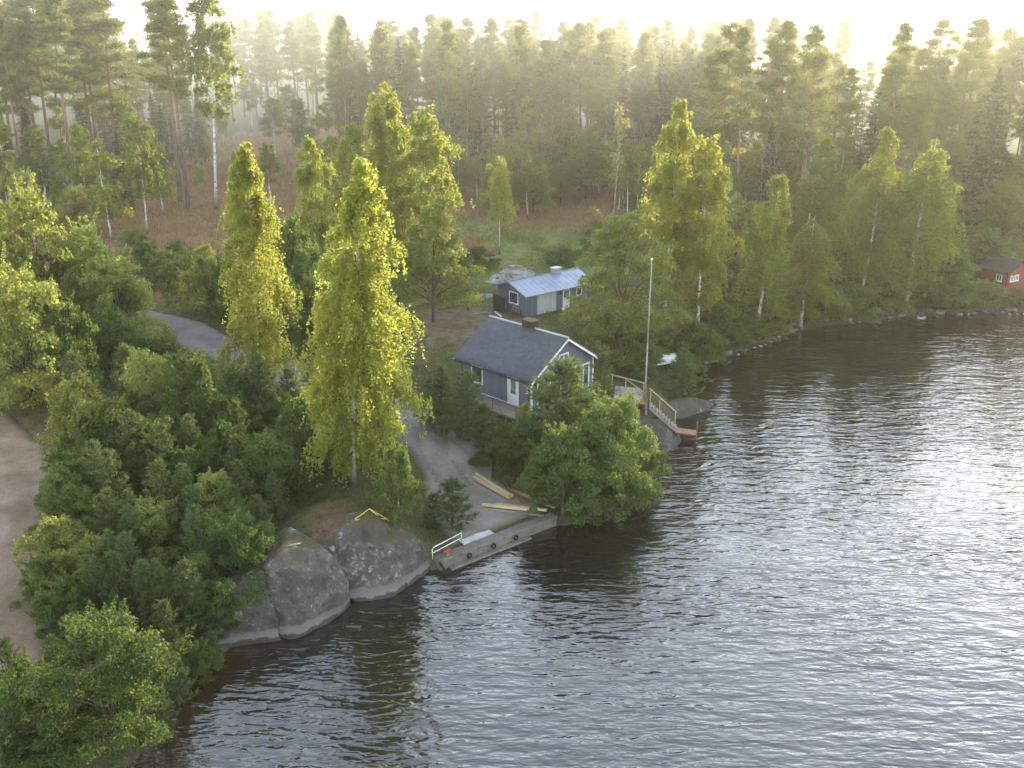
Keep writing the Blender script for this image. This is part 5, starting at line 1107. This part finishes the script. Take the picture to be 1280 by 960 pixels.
m = MB(); m.tube([(0, 0, 0), (0, 0, .42), (0, 0, .44), (0, 0, .08)], [.3, .38, .33, .26], 16); m.build('shell', M['teal'], tb); m = MB(); m.torus((0, 0, .43), .37, .03, 'Z', 18, 6); m.build('rim', M['teal'], tb)
print('built', round(time.time()-T0, 1))

# ------------------------------------------------------------------ haze in the air over the whole place
m, nt, out = newmat('evening haze'); hv = N(nt, 'ShaderNodeVolumeScatter', Density=HAZE_D, Anisotropy=HAZE_G); hv.inputs['Color'].default_value = (1.0, .92, .73, 1); nt.links.new(hv.outputs[0], out.inputs['Volume'])
tc = N(nt, 'ShaderNodeTexCoord'); sp = N(nt, 'ShaderNodeSeparateXYZ'); nt.links.new(tc.outputs['Object'], sp.inputs[0])
mr = N(nt, 'ShaderNodeMapRange', interpolation_type='SMOOTHSTEP'); mr.inputs[1].default_value = 65; mr.inputs[2].default_value = 205; mr.inputs[3].default_value = HAZE_D; mr.inputs[4].default_value = HAZE_D*15
nt.links.new(sp.outputs[1], mr.inputs[0]); nt.links.new(mr.outputs[0], hv.inputs['Density'])
o = MB().box(-420, -120, -8, 420, 560, 36).build('haze', m); tag(o, 'thin evening haze over lake and forest', 'haze', kind='stuff'); o.display_type = 'WIRE'
# ------------------------------------------------------------------ sky and sun
w = bpy.data.worlds.new('World'); sc.world = w; w.use_nodes = True; nt = w.node_tree
for n_ in list(nt.nodes): nt.nodes.remove(n_)
wo = nt.nodes.new('ShaderNodeOutputWorld'); bg = nt.nodes.new('ShaderNodeBackground'); sk = nt.nodes.new('ShaderNodeTexSky'); sk.sky_type = 'NISHITA'; sk.sun_disc = False
sk.sun_elevation = R(SUN_EL); sk.sun_rotation = R(SUN_AZ); sk.air_density = 1.0; sk.dust_density = .35; sk.ozone_density = 1.0; sk.altitude = 100
bg.inputs['Strength'].default_value = SKY_S; hs_ = nt.nodes.new('ShaderNodeHueSaturation'); hs_.inputs['Saturation'].default_value = .47; nt.links.new(sk.outputs[0], hs_.inputs['Color']); nt.links.new(hs_.outputs[0], bg.inputs[0]); nt.links.new(bg.outputs[0], wo.inputs[0])
S = Vector((math.sin(R(SUN_AZ))*math.cos(R(SUN_EL)), math.cos(R(SUN_AZ))*math.cos(R(SUN_EL)), math.sin(R(SUN_EL))))
su = bpy.data.lights.new('sun', 'SUN'); su.energy = SUN_S; su.angle = R(.53); su.color = (1.0, .87, .60); so = bpy.data.objects.new('sun', su); C.objects.link(so)
so.rotation_euler = S.to_track_quat('Z', 'Y').to_euler(); so.location = (0, 0, 80)
# ------------------------------------------------------------------ camera
cam = bpy.data.cameras.new('camera'); co_ = bpy.data.objects.new('camera', cam); C.objects.link(co_); sc.camera = co_
cam.sensor_fit = 'HORIZONTAL'; cam.sensor_width = 36; cam.lens = F/1280*36; cam.clip_start = .5; cam.clip_end = 9000
co_.location = (0, 0, H); co_.rotation_euler = (math.pi/2-PITCH, 0, 0)
# ------------------------------------------------------------------ renderer
sc.render.engine = 'CYCLES'; cy_ = sc.cycles; cy_.max_bounces = 6; cy_.diffuse_bounces = 3; cy_.glossy_bounces = 3; cy_.transmission_bounces = 4; cy_.volume_bounces = 0; cy_.transparent_max_bounces = 4
cy_.volume_step_rate = .5; cy_.volume_max_steps = 64; cy_.use_denoising = True; cy_.caustics_reflective = False; cy_.caustics_refractive = False; cy_.sample_clamp_indirect = 6
sc.view_settings.view_transform = 'Standard'; sc.view_settings.look = 'None'; sc.view_settings.exposure = 0; sc.view_settings.gamma = 1
print('done', round(time.time()-T0, 1))
